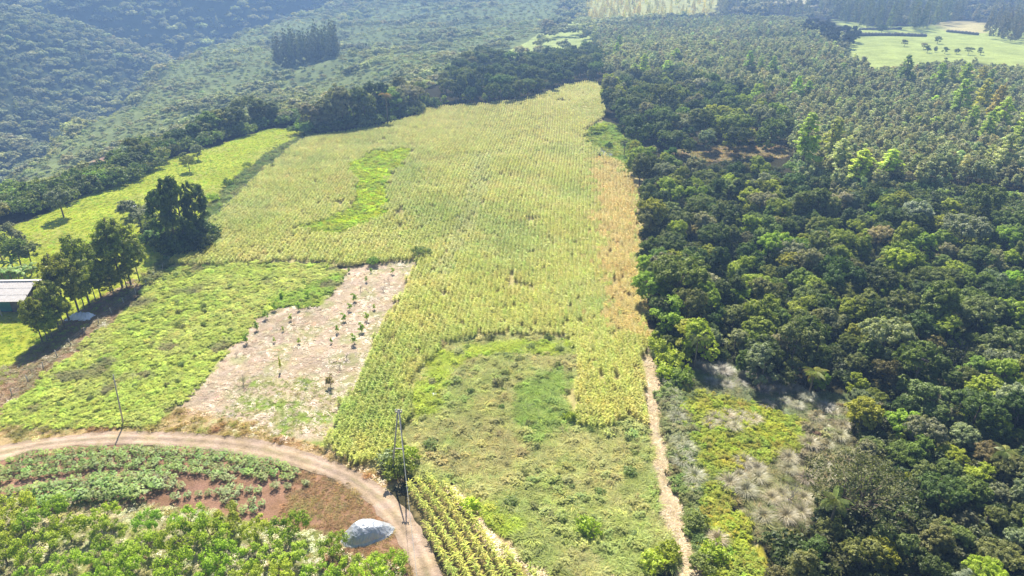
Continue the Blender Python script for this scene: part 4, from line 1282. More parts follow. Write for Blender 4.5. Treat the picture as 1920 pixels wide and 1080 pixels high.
# far forest that reads as one mass
XF, YF, ZF, SF, TF, KF = [], [], [], [], [], []
for (x0, x1, y0, y1, step) in ((-420, 40, 180, 420, 5.6), (-520, 80, 420, 700, 7.0), (-620, 120, 700, 1150, 9.0), (30, 900, 430, 700, 9.0), (120, 1200, 700, 1700, 14.0)):
    x, y = jgrid(x0, x1, y0, y1, step, .4)
    z = H(x, y)
    px, py = project(x, y, z + 5)
    k = (px > -260) & (px < 2180) & (py > -150) & (py < 460)
    gpx, gpy = project(x, y, z)
    left = x < np.interp(y, YT, XR) - 2
    kk = k & ~(left & (y < 420) & inside(Z['redbank'], gpx, gpy)) & ((left & (y < 420) & ~(inside(Z['pasture'], gpx, gpy) & (y < 330))) | (y >= 420))
    kk &= ~((y > 330) & inside(Z['farpasture'], gpx, gpy)) & ~((y > 330) & inside(Z['fardry'], gpx, gpy)) & ~inside(Z['farclear'], gpx, gpy)
    kk &= ~((y > 330) & (inside(Z['clearing'], gpx, gpy) | inside(Z['clearing'], px, py)) & (RNG.uniform(size=len(x)) < .9))
    kk &= ~inside(YPOLY, *project(x, y, z + 4)) & ~inside([(514, 108), (634, 90), (636, 118), (516, 134)], gpx, gpy)
    kk &= ~inside([(1500, 36), (1610, 40), (1620, 84), (1500, 70)], gpx, gpy) & ~inside(FOREST_UP, px, py) & ~inside(bands[0][1], px, py)
    x, y, z, px, py, left = x[kk], y[kk], z[kk], px[kk], py[kk], left[kk]
    n = len(x)
    tt = lerp((.16, .20, .09), (.34, .38, .19), np.clip(vnoise(x, y, 38, 331) * 1.5 - .35 + RNG.normal(0, .18, n), 0, 1))
    xv = np.interp(y, YS, XS)
    flank = left & (x > xv - 15) & (y < 850)
    tt = lerp(tt, (.32, .38, .19), flank * np.clip(vnoise(x, y, 30, 333) * 1.8 - .4, 0, .9))
    sc = RNG.uniform(.6, 1.35, n) * (.8 + .45 * vnoise(x, y, 26, 335))
    sc = np.where(flank, sc * np.where(vnoise(x, y, 30, 333) > .42, .42, .8), sc)
    # young pale plantation behind the grey one
    yp = inside(Z['paleplant'], px, py) & (y > 500)
    tt = lerp(tt, (.52, .50, .17), yp * .9)
    sc = np.where(yp, sc * .6, sc)
    rt = (px > 1345) & (y > 500)
    tt = lerp(tt, (.18, .19, .10), rt * .7)
    kind = RNG.integers(0, 5, n)
    con = ((RNG.uniform(size=n) < .03) & ~flank) | yp | (rt & (RNG.uniform(size=n) < .6))
    kind = np.where(con, 5 + RNG.integers(0, 3, n), kind)
    sc = np.where(con, sc * .62, sc)
    grow = {5.6: .9, 7.0: 1.0, 9.0: 1.2, 14.0: 1.6}[step]
    zs_ = np.where(con, 1.0, .78)
    XF.append(x); YF.append(y); ZF.append(z - .3); SF.append(np.column_stack([sc * grow, sc * grow, sc * grow * zs_])); TF.append(vary(tt, n, .16, .05)); KF.append(kind)
XF, YF, ZF, SF, TF, KF = [np.concatenate(a) for a in (XF, YF, ZF, SF, TF, KF)]
stuff("distant_forest", np.column_stack([XF, YF, ZF]), FAR + FARCON, scl=SF, tint=TF, idx_of=KF, label="hazy forest covering the valley and the far slopes")
print("far trees", len(XF), "young", len(qx), "broad", len(PTS))

# ------------------------------------------------------------------ palms
b = MB()
for i in range(17):                        # one frond along +X, drooping
    t = (i + .5) / 17
    c = np.array([2.6 * t - .35 * t * t, 0, 1.15 * t - 2.1 * t * t])
    for s in (-1, 1):
        L = .75 * math.sin(math.pi * min(.97, .15 + .85 * t)) + .15
        e = c + np.array([.3 * L, s * L * .7, -.55 * L])
        b.add([c - (.05, 0, 0), c + (.05, 0, 0), e + (.03, 0, 0), e - (.03, 0, 0)], [(0, 1, 2, 3)], 0, .3 + .5 * ((i * 7) % 10) / 10)
b.tube([(2.6 * t - .35 * t * t, 0, 1.15 * t - 2.1 * t * t) for t in np.linspace(0, 1, 6)], [.05, .045, .04, .03, .02, .01], 4, 0, .6)
FROND = b.mesh("palm_frond", M['leaf'])
PTRUNK = []
for i in range(2):
    b = MB(); b.tube([(0, 0, -.3), (.1, 0, 2.5), (.05 + .2 * i, .1, 5), (.1 + .3 * i, .1, 7)], [.24, .17, .15, .17], 7)
    PTRUNK.append(b.mesh("palm_trunk", M['bark_pale'], True))
for i, (bx, by, ty, tint, lab) in enumerate([
    (1470, 690, 615, (.20, .22, .10), "palm with pale drooping fronds at the forest front above the marsh"),
    (1515, 745, 690, (.22, .23, .06), "small yellowish palm at the shaded forest foot"),
    (1300, 695, 625, (.15, .18, .09), "dim palm in the shadow beside the corn edge"),
    (1750, 585, 535, (.17, .20, .09), "palm beside the silvery tree in the forest"),
    (1325, 430, 378, (.15, .20, .08), "palm crowning the forest near its top corn edge"),
    (1550, 1010, 925, (.18, .21, .07), "large drooping palm in front of the wide olive tree"),
    (1865, 900, 838, (.20, .24, .08), "palm standing over the scrub wood"),
    (1835, 770, 720, (.17, .21, .06), "palm at the foot of the broadleaf forest"),
    (728, 232, 172, (.24, .17, .07), "orange tinted palm behind the top edge of the corn"),
    (1195, 290, 252, (.18, .20, .09), "palm beside the small pond"),
    (1170, 292, 262, (.16, .18, .09), "low grey palm beside the small pond"),
    (1255, 258, 224, (.20, .23, .08), "leaning palm on the upper forest front"),
    (1240, 262, 228, (.17, .20, .08), "second palm on the upper forest front"),
    (1290, 222, 192, (.17, .20, .09), "palm rising inside the upper forest"),
    (8, 498, 432, (.16, .19, .07), "palm beside the banana plants and shed"),
    (1350, 540, 495, (.16, .19, .08), "palm half sunk in the forest crowns")]):
    a, bb_, c = at(bx, by)
    hgt = max(3.0, height_to(a, bb_, c, ty) - .3)
    s = float(np.clip(hgt / 9.5, .75, 1.25))
    r = thing("palm_tree", lab, "palm", (a, bb_, c), RNG.uniform(0, 6.28), s, "palms")
    tk = link("trunk", PTRUNK[i % 2], r); tk.scale = (1, 1, max(.4, (hgt / s - .6) / 7))
    top = Vector((.1 + .3 * (i % 2), .1, 7 * tk.scale[2]))
    for j in range(15):
        f = link("frond", FROND, r, top, j * 2.4, RNG.uniform(.85, 1.1))
        f.rotation_euler = (RNG.uniform(-.25, .25), RNG.uniform(-.75, .45), j * 2.4)
        f['tint'] = tuple(float(q) for q in vary(tint, 1, .12)[0])

# ------------------------------------------------------------------ the wide olive tree over the marsh, and bare trees
rg = np.random.default_rng(5)
lob = [((q * math.cos(a), q * math.sin(a), 5.0 + 2.2 * (1 - (q / 5.2) ** 2) + rg.uniform(-.4, .4)), rg.uniform(.7, 1.1)) for q, a in ((5.0 * math.sqrt((j + .5) / 34), 2.4 * j) for j in range(34))]
b = MB()
for j in range(5):
    a = j * 1.3; base = np.array([.35 * math.cos(a), .35 * math.sin(a), -.3]); mid = base + (1.1 * math.cos(a), 1.1 * math.sin(a), 2.6)
    b.tube([base, base * .9 + (.2, 0, 1.2), mid], [.16, .12, .09], 6)
    for c, r_ in lob[j::5]:
        c = np.array(c); b.tube([mid, (mid + c) / 2 + (0, 0, .3), c], [.07, .045, .015], 4)
wt = (b.mesh("wide_tree_trunk", M['bark'], True), crown_mesh("wide_tree_crown", M['leaf'], rg, lob, 3300, .27, sub=10, jit=.9, subr=.6), 8.0)
a, bb_, c = at(1592, 985)
tree("olive_tree", wt, "wide sparse olive tree on several stems between marsh and scrub wood", "tree", (a, bb_, c), 1.12, (.135, .14, .075))


def bare_tree(rg, h, spread_, levels=3):
    b = MB()

    def grow(p, d, L, r, lv):
        q = p + d * L
        m = (p + q) / 2 + rg.normal(0, .06 * L, 3)
        b.tube([p, m, q], [r, r * .8, r * .5], 4 if lv < 2 else 3, cap=False)
        if lv < levels:
            for _ in range(4):
                nd = d + rg.normal(0, spread_, 3); nd[2] = abs(nd[2]) * .8 + .1
                nd /= np.linalg.norm(nd)
                grow(p + (q - p) * rg.uniform(.5, 1), nd, L * rg.uniform(.5, .75), r * .5, lv + 1)
    for _ in range(3):
        d = np.array([rg.normal(0, .35), rg.normal(0, .35), 1.0]); d /= np.linalg.norm(d)
        grow(np.array([0, 0, -.2]), d, h * .42, .09, 0)
    return b.mesh("bare_branches", M['twig'])


BARE = [bare_tree(np.random.default_rng(s), 6, .55) for s in (1, 2, 3)]
for i, (bx, by, s, lab) in enumerate([(1700, 700, 1.1, "leafless grey tree in the forest front above the tawny scrub"), (1735, 690, .95, "second leafless grey tree beside the first"), (1795, 672, .9, "leafless tree next to a lime green bush"), (1510, 905, .55, "small leafless tree in the tawny grass"), (1480, 940, .6, "leafless twiggy tree beside the marsh"), (1510, 725, .7, "grey snag at the shaded forest foot"), (1620, 830, .6, "leafless shrub tree in the tawny scrub")]):
    a, bb_, c = at(bx, by)
    o = link("bare_tree", BARE[i % 3], None, (a, bb_, c), i * 1.7, s)
    tag(o, lab, "tree", "leafless trees at the forest foot")

# ------------------------------------------------------------------ tall grass clumps
clumps = [(1340, 790), (1358, 800), (1375, 806), (1395, 800), (1412, 792), (1385, 785), (1362, 785), (1435, 764), (1344, 1018), (1330, 800),
          (1262, 745), (1268, 790), (1275, 835), (1280, 872), (1272, 770), (1296, 915), (1302, 900), (1258, 720), (1286, 850)]
x, y = jgrid(20, 44, 48, 80, 3.1, .45)
k = in_zone(Z['tawny'], x, y)
extra = [(float(p), float(q), 't') for p, q in zip(x[k], y[k])]
x, y = jgrid(28, 64, 52, 95, 3.0, .35)
k = in_zone(Z['tawny_far'], x, y)
extra += [(float(p), float(q), 'f') for p, q in zip(x[k], y[k])]
x, y = jgrid(18, 62, 80, 105, 2.6, .35)
k = in_zone([(1300, 690), (1380, 690), (1500, 730), (1560, 770), (1500, 775), (1400, 735), (1300, 720)], x, y)
extra += [(float(p), float(q), 's') for p, q in zip(x[k], y[k])]
for p in clumps + extra:
    if len(p) == 2:
        a, bb_, c = at(*p)
        lab = ("big tawny grass clump in the marsh clearing" if 1325 < p[0] < 1420 and p[1] < 850 else "small round tawny grass clump above the big ones" if p[0] == 1435 else "lone grey grass clump beside the straw path" if p[1] > 1000 else "greyish grass clump in the green strip along the straw path")
        tint = (.46, .41, .29) if p[0] > 1320 else (.38, .40, .27)
        s = RNG.uniform(.8, 1.1)
    else:
        a, bb_ = p[:2]; c = float(H(a, bb_))
        lab = {'t': "pale tawny grass clump in the dry stand beside the marsh", 'f': "tawny grass clump at the foot of the scrub", 's': "grey grass clump in the shade of the forest front"}[p[2]]
        tint = {'t': (.38, .34, .23), 'f': (.37, .34, .22), 's': (.40, .39, .34)}[p[2]]; s = RNG.uniform(.7, 1.15)
    o = link("grass_clump", PAMP[int(RNG.integers(0, 4))], None, (a, bb_, c - .05), RNG.uniform(0, 6.28), s)
    tag(o, lab, "grass clump", "tall tawny grass clumps")
    o['tint'] = tuple(float(q) for q in vary(tint, 1, .1, .03)[0])

# shrubs one can tell apart
for i, (bx, by, s, hue, lab) in enumerate([
    (745, 893, 1.5, 1, "dense dark bush around the feet of the twin pole"), (730, 878, 1.2, 5, "grey green bush beside the twin pole"), (762, 868, 1.2, 2, "green bush behind the twin pole"), (748, 862, 1.1, 2, "leafy bush between the legs of the twin pole"),
    (1240, 668, 1.6, 2, "green shrub where the straw path starts"), (1258, 690, 1.6, 2, "bushy shrub by the shaded forest corner"), (1278, 722, 1.4, 1, "shrub at the corner of the marsh"), (1250, 712, 1.2, 3, "light shrub beside the straw path"), (1234, 650, 1.3, 2, "shrub at the end of the corn's right edge"),
    (1340, 1050, 1.1, 2, "bright green shrub below the lone grass clump"), (1316, 1070, 1.0, 4, "low shrub beside the straw path's end"), (1300, 990, 1.0, 4, "olive shrub along the straw path"),
    (880, 960, .9, 3, "lime shrub on the ditch edge"), (1100, 1000, 1.0, 2, "fresh green weed bush in the middle of the fallow"), (1250, 1050, 1.1, 2, "green bush at the lower corner of the fallow"), (1225, 1062, 1.0, 3, "yellowish bush at the lower corner of the fallow"),
    (1070, 790, .8, 2, "bush below the yellow corn patch"), (265, 408, 1.4, 5, "grey bush behind the row eucalyptus"), (285, 430, 1.5, 1, "green bush before the dark pasture clump"), (400, 380, 1.3, 2, "bush on the fence line"), (430, 350, 1.2, 1, "upper bush on the fence line"), (465, 315, 1.1, 2, "bush on the fence line near the brow"),
    (1115, 250, 1.5, 2, "leafy bush over the pond"), (1128, 244, 1.3, 3, "yellowish bush over the pond"), (1142, 278, 1.0, 0, "dark bush on the pond bank"),
    (790, 484, 1.4, 4, "dark weeds bush at the inner corner of the corn"), (700, 498, 1.0, 1, "green bush on the corn's lower edge")]):
    a, bb_, c = at(bx, by)
    o = link("shrub", SHRUB[i % 4], None, (a, bb_, c), i * 1.1, s)
    tag(o, lab, "shrub")
    o['tint'] = tuple(float(q) for q in vary(np.array(HUES[hue][1]) * 1.25, 1, .08)[0])

# ------------------------------------------------------------------ orchard, cassava, saplings
orch = [(35, 960), (20, 1000), (60, 985), (15, 1045), (75, 1040), (135, 1000), (200, 975), (285, 985), (358, 985), (210, 1010), (130, 1062), (190, 1050), (240, 1050), (280, 1030), (345, 1020), (400, 1010), (430, 985), (480, 1005), (420, 1050), (480, 1050), (545, 1000), (545, 1045), (530, 1085), (470, 1090), (400, 1095), (330, 1070), (330, 1110), (240, 1090), (180, 1110), (60, 1100), (625, 1030), (650, 1075), (700, 1088), (735, 1070), (600, 1100), (-40, 980), (-60, 1060), (110, 960)]
for i, (bx, by) in enumerate(orch):
    a, bb_, c = at(bx, by + 14)
    v = ORCH[i % 5]
    yl = RNG.uniform()
    where = ("beside the covered silage heap" if bx > 590 else "along the cassava edge" if by < 992 else "in the second orchard line" if by < 1035 else "in the lowest orchard line")
    shade = "bright green" if yl < .5 else "yellowish"
    side = "far orchard end" if bx < 150 else ("orchard middle" if bx < 400 else "orchard road side")
    tree("orchard_tree", v, f"{shade} fruit tree {where}, {side}", "fruit tree", (a, bb_, c), RNG.uniform(.78, 1.05), vary((.27, .39, .038) if yl < .5 else (.34, .42, .055), 1, .1)[0], "fruit trees of the orchard", sz=1.25)

crow = [[(0, 872), (60, 858), (150, 848), (260, 845), (380, 850), (460, 862), (530, 878), (560, 892)], [(0, 884), (100, 866), (220, 856), (320, 856), (420, 866), (500, 884), (555, 905)],
        [(0, 894), (120, 875), (240, 868), (340, 870), (440, 884), (500, 900)], [(0, 906), (60, 896), (170, 880), (260, 878), (340, 884), (420, 893)], [(0, 928), (90, 912), (180, 898), (290, 892), (330, 898)],
        [(60, 932), (150, 918), (270, 912), (300, 920)], [(85, 950), (160, 938), (240, 930), (262, 935)], [(400, 900), (460, 905), (500, 915)],
        [(300, 920), (360, 915), (440, 920), (500, 930)], [(330, 935), (400, 928), (490, 940)], [(400, 945), (450, 942), (500, 950)], [(200, 905), (260, 900), (330, 910)], [(440, 958), (490, 962)], [(520, 915), (560, 918), (580, 905)], [(0, 945), (40, 938), (80, 930)]]
ncas = 0
nr_ = {}
ROWS = ["the dense row nearest the road", "the second dense row from the road", "the third dense row from the road", "the fourth dense row from the road", "the row below the dense rows", "the thick block's upper row", "the thick block's lower row", "the thin row under the dense rows",
        "the upper thin row on red soil", "the middle thin row on red soil", "the lower thin row on red soil", "the thin row beside the thick block", "the lowest thin row by the orchard", "the last tuft row by the road", "the short row at the frame edge"]
for ri, P in enumerate(crow):
    W = np.array([at(*p)[:2] for p in P]); s_ = np.concatenate([[0], np.cumsum(np.linalg.norm(np.diff(W, axis=0), axis=1))])
    thin = ri >= 7
    for q in np.arange(0, s_[-1], 1.05 if not thin else 1.2):
        if ncas >= 296 or (thin and RNG.uniform() < .2):
            continue
        a = np.interp(q, s_, W[:, 0]) + RNG.uniform(-.2, .2); bb_ = np.interp(q, s_, W[:, 1]) + RNG.uniform(-.2, .2)
        s = RNG.uniform(.7, .95) if ri < 3 else (RNG.uniform(1.2, 1.55) if ri in (5, 6) else RNG.uniform(.6, .95))
        o = link("cassava_plant", CASS[int(RNG.integers(0, 4))], None, (a, bb_, float(H(a, bb_))), RNG.uniform(0, 6.28), (s * 1.0, s * 1.0, s))
        nr_[ri] = nr_.get(ri, 0) + 1
        lab = f"{'leafy' if ri < 5 else 'tall dark' if ri in (5, 6) else 'small'} cassava plant, {ordinal(nr_[ri])} from the outer end of {ROWS[ri]}"
        tag(o, lab, "cassava plant", "cassava plants inside the road bend")
        o['tint'] = tuple(float(w) for w in vary((.22, .30, .10) if not thin else (.23, .28, .13), 1, .12)[0])
        ncas += 1

ZX = lambda X: 420 + X * .2408
ZY = lambda Y: 480 + Y * .2408
for i, (X, Y, s, kind) in enumerate([(975, 135, .9, 0), (1143, 130, .8, 0), (1313, 140, 1.1, 1), (1108, 205, .95, 0), (1012, 355, 1.35, 0), (980, 425, 1.15, 0), (1168, 420, .9, 1), (932, 508, 1.25, 0), (1115, 505, 1.25, 1), (880, 598, 1.1, 0), (1070, 592, 1.4, 0), (1015, 688, 1.45, 0), (835, 680, .8, 0),
                                    (585, 682, .8, 1), (393, 675, .75, 1), (460, 585, .7, 1), (522, 502, 1.0, 1), (325, 492, 1.25, 0), (258, 578, 1.3, 0), (180, 680, 1.45, 0), (395, 425, 1.25, 0), (585, 422, 1.1, 0), (455, 335, 1.2, 0), (650, 330, 1.2, 0), (445, 892, 1.3, 2), (830, 1022, 1.6, 3), (805, 110, .9, 1), (932, 190, .7, 0)]):
    a, bb_, c = at(ZX(X), ZY(Y))
    col = [(.28, .42, .06), (.40, .50, .08), (.50, .52, .10), (.30, .25, .11)][kind]
    row = "nearest the weeds" if X < 480 else ("in the middle of the plot" if X < 700 else "nearest the corn" if X > 1000 else "in the second line")
    dist = "at the far end" if Y < 260 else ("midway down" if Y < 560 else "at the near end")
    size = "tiny" if s < .85 else ("small" if s < 1.15 else "sturdy")
    lab = {2: "thin tall yellow sapling alone on the pale soil", 3: "brownish bushy sapling nearest the road on the plot"}.get(kind, f"{size} {'yellow green' if kind else 'dark green'} citrus sapling {row}, {dist}")
    r = thing("citrus_sapling", lab, "sapling", (a, bb_, c), i * 1.9, (s * (.45 if kind == 2 else .85), s * (.45 if kind == 2 else .85), s * (1.2 if kind == 2 else .85)), "citrus saplings on the bare plot")
    link("stem", SAPL[i % 3][0], r)
    cr = link("foliage", SAPL[i % 3][1], r); cr['tint'] = col
for i, (X, Y, s) in enumerate([(1062, 275, .30), (1240, 278, .30), (1285, 210, .33), (955, 800, .3), (150, 1000, .38), (650, 1010, .3), (100, 780, .22), (900, 880, .25)]):
    a, bb_, c = at(ZX(X), ZY(Y))
    o = link("dead_sapling", BARE[i % 3], None, (a, bb_, c), i * 2.0, s)
    tag(o, ["dry leafless sapling beside a tufted one, second line", "dry leafless sapling near the corn, far end", "tallest dry sapling at the far corner by the corn", "dry sapling below the sturdy ones", "spreading dry sapling on the pale near soil", "dry twig near the road end of the plot", "dead twig beside the weeds", "dead twig between soil and sparse grass"][i], "sapling", "dead saplings on the bare plot")

# ------------------------------------------------------------------ banana plants beside the shed
b = MB()
V = []
for i in range(8):
    t = i / 7; w = .34 * math.sin(math.pi * min(.98, .12 + .86 * t)) + .02
    c = np.array([2.3 * t * (1 - .15 * t), 0, 1.3 * t - 1.5 * t * t])
    V += [c + (0, -w, -.1), c, c + (0, w, -.1)]
b.add(V, [q for i in range(7) for q in ((3 * i, 3 * i + 3, 3 * i + 4, 3 * i + 1), (3 * i + 1, 3 * i + 4, 3 * i + 5, 3 * i + 2))], 0, .5)
BLEAF = b.mesh("banana_leaf", M['leaf'])
b = MB(); b.tube([(0, 0, -.2), (.03, 0, 1.2), (0, 0, 2.3)], [.16, .13, .08], 7); BSTEM = b.mesh("banana_stem", M['bark_pale'], True)
for i, (bx, by) in enumerate([(8, 530), (22, 526), (36, 522), (48, 528), (2, 512), (28, 512), (-14, 520), (60, 516)]):
    a, bb_, c = at(bx, by)
    r = thing("banana_plant", ["banana plant over the shed roof's outer end", "banana plant behind the shed roof", "pale leaved banana plant in the patch middle", "banana plant by the shed's near corner", "banana plant under the palm", "banana plant at the back of the patch", "banana plant at the patch's outer end", "ragged banana plant nearest the eucalyptus row"][i], "banana plant", (a, bb_, c), i, RNG.uniform(.8, 1.05), "banana plants beside the shed")
    link("stem", BSTEM, r)
    for j in range(7):
        f = link("leaf", BLEAF, r, (0, 0, 2.1), j * 2.4); f.rotation_euler = (0, RNG.uniform(-.5, .2), j * 2.4)
        f['tint'] = tuple(float(q) for q in vary((.20, .28, .10), 1, .12)[0])

# ------------------------------------------------------------------ poles, wire, fence
def pole_part(name, parent, p0, p1, r0, r1, mat):
    b = MB(); b.tube([p0, tuple((np.array(p0) + np.array(p1)) / 2), p1], [r0, (r0 + r1) / 2, r1], 8)
    return link(name, b.mesh(name, mat, True), parent)


a, bb_, c = at(746, 891)
hA = height_to(a, bb_, c, 768)
tw = thing("twin_pole", "tall twin leg electricity pole shaped like an A beside the road bend", "utility pole", (a, bb_, c))
aL, aR = at(733, 893), at(761, 891)
for q in (aL, aR):
    pole_part("pole", tw, (q[0] - a, q[1] - bb_, -.8), ((q[0] - a) * .08 + .8, (q[1] - bb_) * .08, hA), .12, .08, M['pole'])
b = MB(); b.box((.8, 0, hA - .35), (.8, .12, .14)); link("crossarm", b.mesh("crossarm", M['pole']), tw)
for s in (-.33, 0, .33):
    b = MB(); b.tube([(s + .8, 0, hA - .28), (s + .8, 0, hA + .0), (s + .8, 0, hA + .06)], [.05, .07, .03], 6); link("insulator", b.mesh("insulator", M['white'], True), tw)
b = MB(); b.box((.34, -.03, hA * .42), (.36 * (aR[0] - aL[0]) + .5, .1, .12)); link("brace", b.mesh("brace", M['pole']), tw)
p0 = np.array([a + .8, bb_ - .05, c + hA - .1])
p1 = p0 + (np.array([-5.2 + 10.8, 0, 0]) * 0 + np.array([9.5, -44, .6]))
pts = []
for t in np.linspace(0, 1, 40):
    q = p0 * (1 - t) + p1 * t; q[2] -= 1.2 * 4 * t * (1 - t) * .6
    pts.append(q)
b = MB(); b.tube(pts, .022, 4)
tag(link("power_line", b.mesh("power_line", M['wire'])), "thin pale power line running from the twin pole over the road", "power line")

a, bb_, c = at(231, 797)
hB = height_to(a, bb_, c, 704)
sp = thing("utility_pole", "single slim wooden pole at the road's upper verge", "utility pole", (a, bb_, c))
tx = at(218, 704 + 93)[0]
pole_part("pole", sp, (0, 0, -.8), (.7, 0, hB), .11, .07, M['pole'])
b = MB(); b.tube([(.7, 0, hB), (.7, 0, hB + .18)], [.05, .03], 6); link("insulator", b.mesh("insulator", M['white']), sp)

a, bb_, c = at(1734, 53)
hC = height_to(a, bb_, c, 20)
hp = thing("h_frame_pole", "distant H-shaped power pole with two crossarms before the eucalyptus belt", "utility pole", (a, bb_, c))
for s in (-1.7, 1.7):
    pole_part("pole", hp, (s, 0, -.8), (s, 0, hC), .3, .22, M['pole'])
for f in (.80, .93):
    b = MB(); b.box((0, -.3, hC * f), (7.0, .3, .35)); link("crossarm", b.mesh("crossarm", M['pole']), hp)

fp = [at(*p)[:2] for p in [(574, 257), (542, 282), (482, 334), (432, 384), (396, 416), (350, 462), (300, 512), (272, 540), (200, 596), (130, 650), (60, 712), (0, 762)]]
fp = np.array(fp); s_ = np.concatenate([[0], np.cumsum(np.linalg.norm(np.diff(fp, axis=0), axis=1))])
fn = thing("wire_fence", "wooden post and wire fence between pasture and corn, running down past the eucalyptus row", "fence", (fp[0][0], fp[0][1], float(H(*fp[0]))))
b = MB(); b.tube([(0, 0, -.4), (0, 0, .7), (0, 0, 1.35)], [.07, .065, .06], 6); POST = b.mesh("fence_post", M['pole'], True)
wp = []
for q in np.arange(0, s_[-1], 3.6):
    x, y = np.interp(q, s_, fp[:, 0]), np.interp(q, s_, fp[:, 1])
    z = float(H(x, y))
    o = link("post", POST, fn, (x - fp[0][0], y - fp[0][1], z - float(H(*fp[0]))), RNG.uniform(0, 6))
    o.rotation_euler = (RNG.normal(0, .05), RNG.normal(0, .05), 0)
    wp.append(np.array(o.location))
for hgt in (.45, .85, 1.2):
    b = MB(); b.tube([w + (0, .07, hgt) for w in wp], .008, 3); link("wire", b.mesh("fence_wire", M['wire']), fn)

# ------------------------------------------------------------------ silage heap under its plastic sheet
a, bb_, c = at(688, 1001)
U, Vv = np.meshgrid(np.linspace(0, 2 * math.pi, 145), np.linspace(0, 1, 44))
rr = np.random.default_rng(3)
th, q = U.ravel(), Vv.ravel()
prof = 1 - q ** 2.6
fold = .04 * np.sin(th * 9 + 2 * np.sin(th * 2)) * q ** 2 + .03 * np.sin(th * 17 + 5 * q) * q ** 2
R = (1 + .10 * np.sin(2 * th + .4) + .06 * np.sin(3 * th + 2) + .02 * np.sin(7 * th)) * (q * (1 + .10 * (q > .97)))
hx, hy = 2.7 * R * np.cos(th) * (1 + fold * .35), 1.9 * R * np.sin(th) * (1 + fold * .35)
hz = 1.75 * prof * (1 - .10 * np.cos(th) * q) + .25 * np.exp(-((hx + 1.0) ** 2 + (hy - .3) ** 2) / .9) + fold * .45 * prof + .05 * vnoise(hx + 9, hy + 9, .35, 401) * (q < .97)
cr = lambda sc, sd: 1 - np.abs(2 * vnoise(hx * .8 + hy * .5 + 30, hy - .3 * hx + 30, sc, sd) - 1)
hz = hz + (.15 * (cr(.8, 411) - .5) + .06 * (cr(.38, 413) - .5)) * np.clip((1 - q) * 8, 0, 1)
hz = np.where(q > .985, .0, hz)
n1_, n2_ = 44, 145
ii = np.arange(n1_ * n2_).reshape(n1_, n2_)
F = np.stack([ii[:-1, :-1], ii[1:, :-1], ii[1:, 1:], ii[:-1, 1:]], -1).reshape(-1, 4)
m, nt, out = node_mat('silver_sheet')
p = N(nt, "BsdfPrincipled", Roughness=.36, Metallic=.4); p.inputs["Base Color"].default_value = (.42, .44, .48, 1)
tc = nt.nodes.new("ShaderNodeTexCoord"); mp = nt.nodes.new("ShaderNodeMapping"); mp.inputs["Scale"].default_value = (1.2, 1.2, .35)
nt.links.new(tc.outputs["Object"], mp.inputs[0])
no = N(nt, "TexNoise", Scale=1.7, Detail=3.0, Roughness=.5, Distortion=1.8); nt.links.new(mp.outputs[0], no.inputs["Vector"])
bp = N(nt, "Bump", Strength=.55, Distance=.2); nt.links.new(no.outputs[0], bp.inputs["Height"]); nt.links.new(bp.outputs[0], p.inputs["Normal"])
nt.links.new(p.outputs[0], out.inputs[0])
hp_ = thing("silage_heap", "rounded heap covered with a silver plastic sheet inside the road bend", "covered heap", (a, bb_, c), .15)
link("plastic_sheet", mesh_np("plastic_sheet", np.stack([hx, hy, hz], 1), F, m, smooth=True), hp_)
b = MB()
for j in range(9):
    w = j * .7 + .2; x, y = 2.75 * math.cos(w), 1.95 * math.sin(w)
    b = MB(); b.tube([(x - .1, y, .06), (x, y, .12), (x + .12, y + .03, .06)], [.07, .11, .06], 6)
    link("weight_stone", b.mesh("weight_stone", M['stone'], True), hp_)
hp_.scale = (.94, .94, .86)

# ------------------------------------------------------------------ farm shed
a, bb_, c = at(54, 588)
sh = thing("farm_shed", "open farm shed with a pale sheet roof beside the eucalyptus row", "shed", (a, bb_, c), math.radians(2))
Lx, D0, ze, zr = 17.0, 4.6, 3.0, 4.7
ang = math.atan2(zr - ze, D0)
wS, hS = 1.7, math.hypot(D0, zr - ze) / 3
b = MB()
V, Fq = [], []
nw = 24
for i in range(nw + 1):
    x = -wS / 2 + wS * i / nw
    for y, zt in ((-hS / 2 - .06, 0), (hS / 2 + .06, 0), (-hS / 2 - .06, -.03), (hS / 2 + .06, -.03)):
        V.append((x, y, zt + .03 * math.sin(i * 2 * math.pi / 4)))
for i in range(nw):
    o4 = i * 4
    Fq += [(o4, o4 + 4, o4 + 5, o4 + 1), (o4 + 2, o4 + 3, o4 + 7, o4 + 6), (o4, o4 + 2, o4 + 6, o4 + 4), (o4 + 1, o4 + 5, o4 + 7, o4 + 3)]
b.add(V, Fq); SHEET = b.mesh("roof_sheet", M['roof'])
rf = link("roof", None, sh)
for r in range(3):
    for k in range(int(Lx / wS)):
        for side in (0, 1):
            f = (r + .5) / 3
            o = link("roof_sheet", SHEET, rf)
            yy_ = -1.0 + D0 * f if side == 0 else -1.0 + D0 * 2 - D0 * f
            o.location = (.6 - wS * (k + .5) + (.012 * (r % 2)), yy_, ze + (zr - ze) * f + .05 * (2 - r) * 0 + .035 * r)
            o.rotation_euler = (ang if side == 0 else -ang, RNG.normal(0, .008), 0)
b = MB()
b.tube([(.7, -1.0 + D0, zr + .12), (.6 - Lx, -1.0 + D0, zr + .12)], [.12, .12], 8); link("ridge_cap", b.mesh("ridge_cap", M['roof']), rf)
b = MB(); b.box((-Lx / 2 + .3, .9, 1.35), (Lx - .8, .15, 2.9)); link("back_wall", b.mesh("back_wall", M['wall']), sh)
b = MB(); b.box((-1.1, .80, 1.2), (2.6, .05, 2.2)); b.mesh
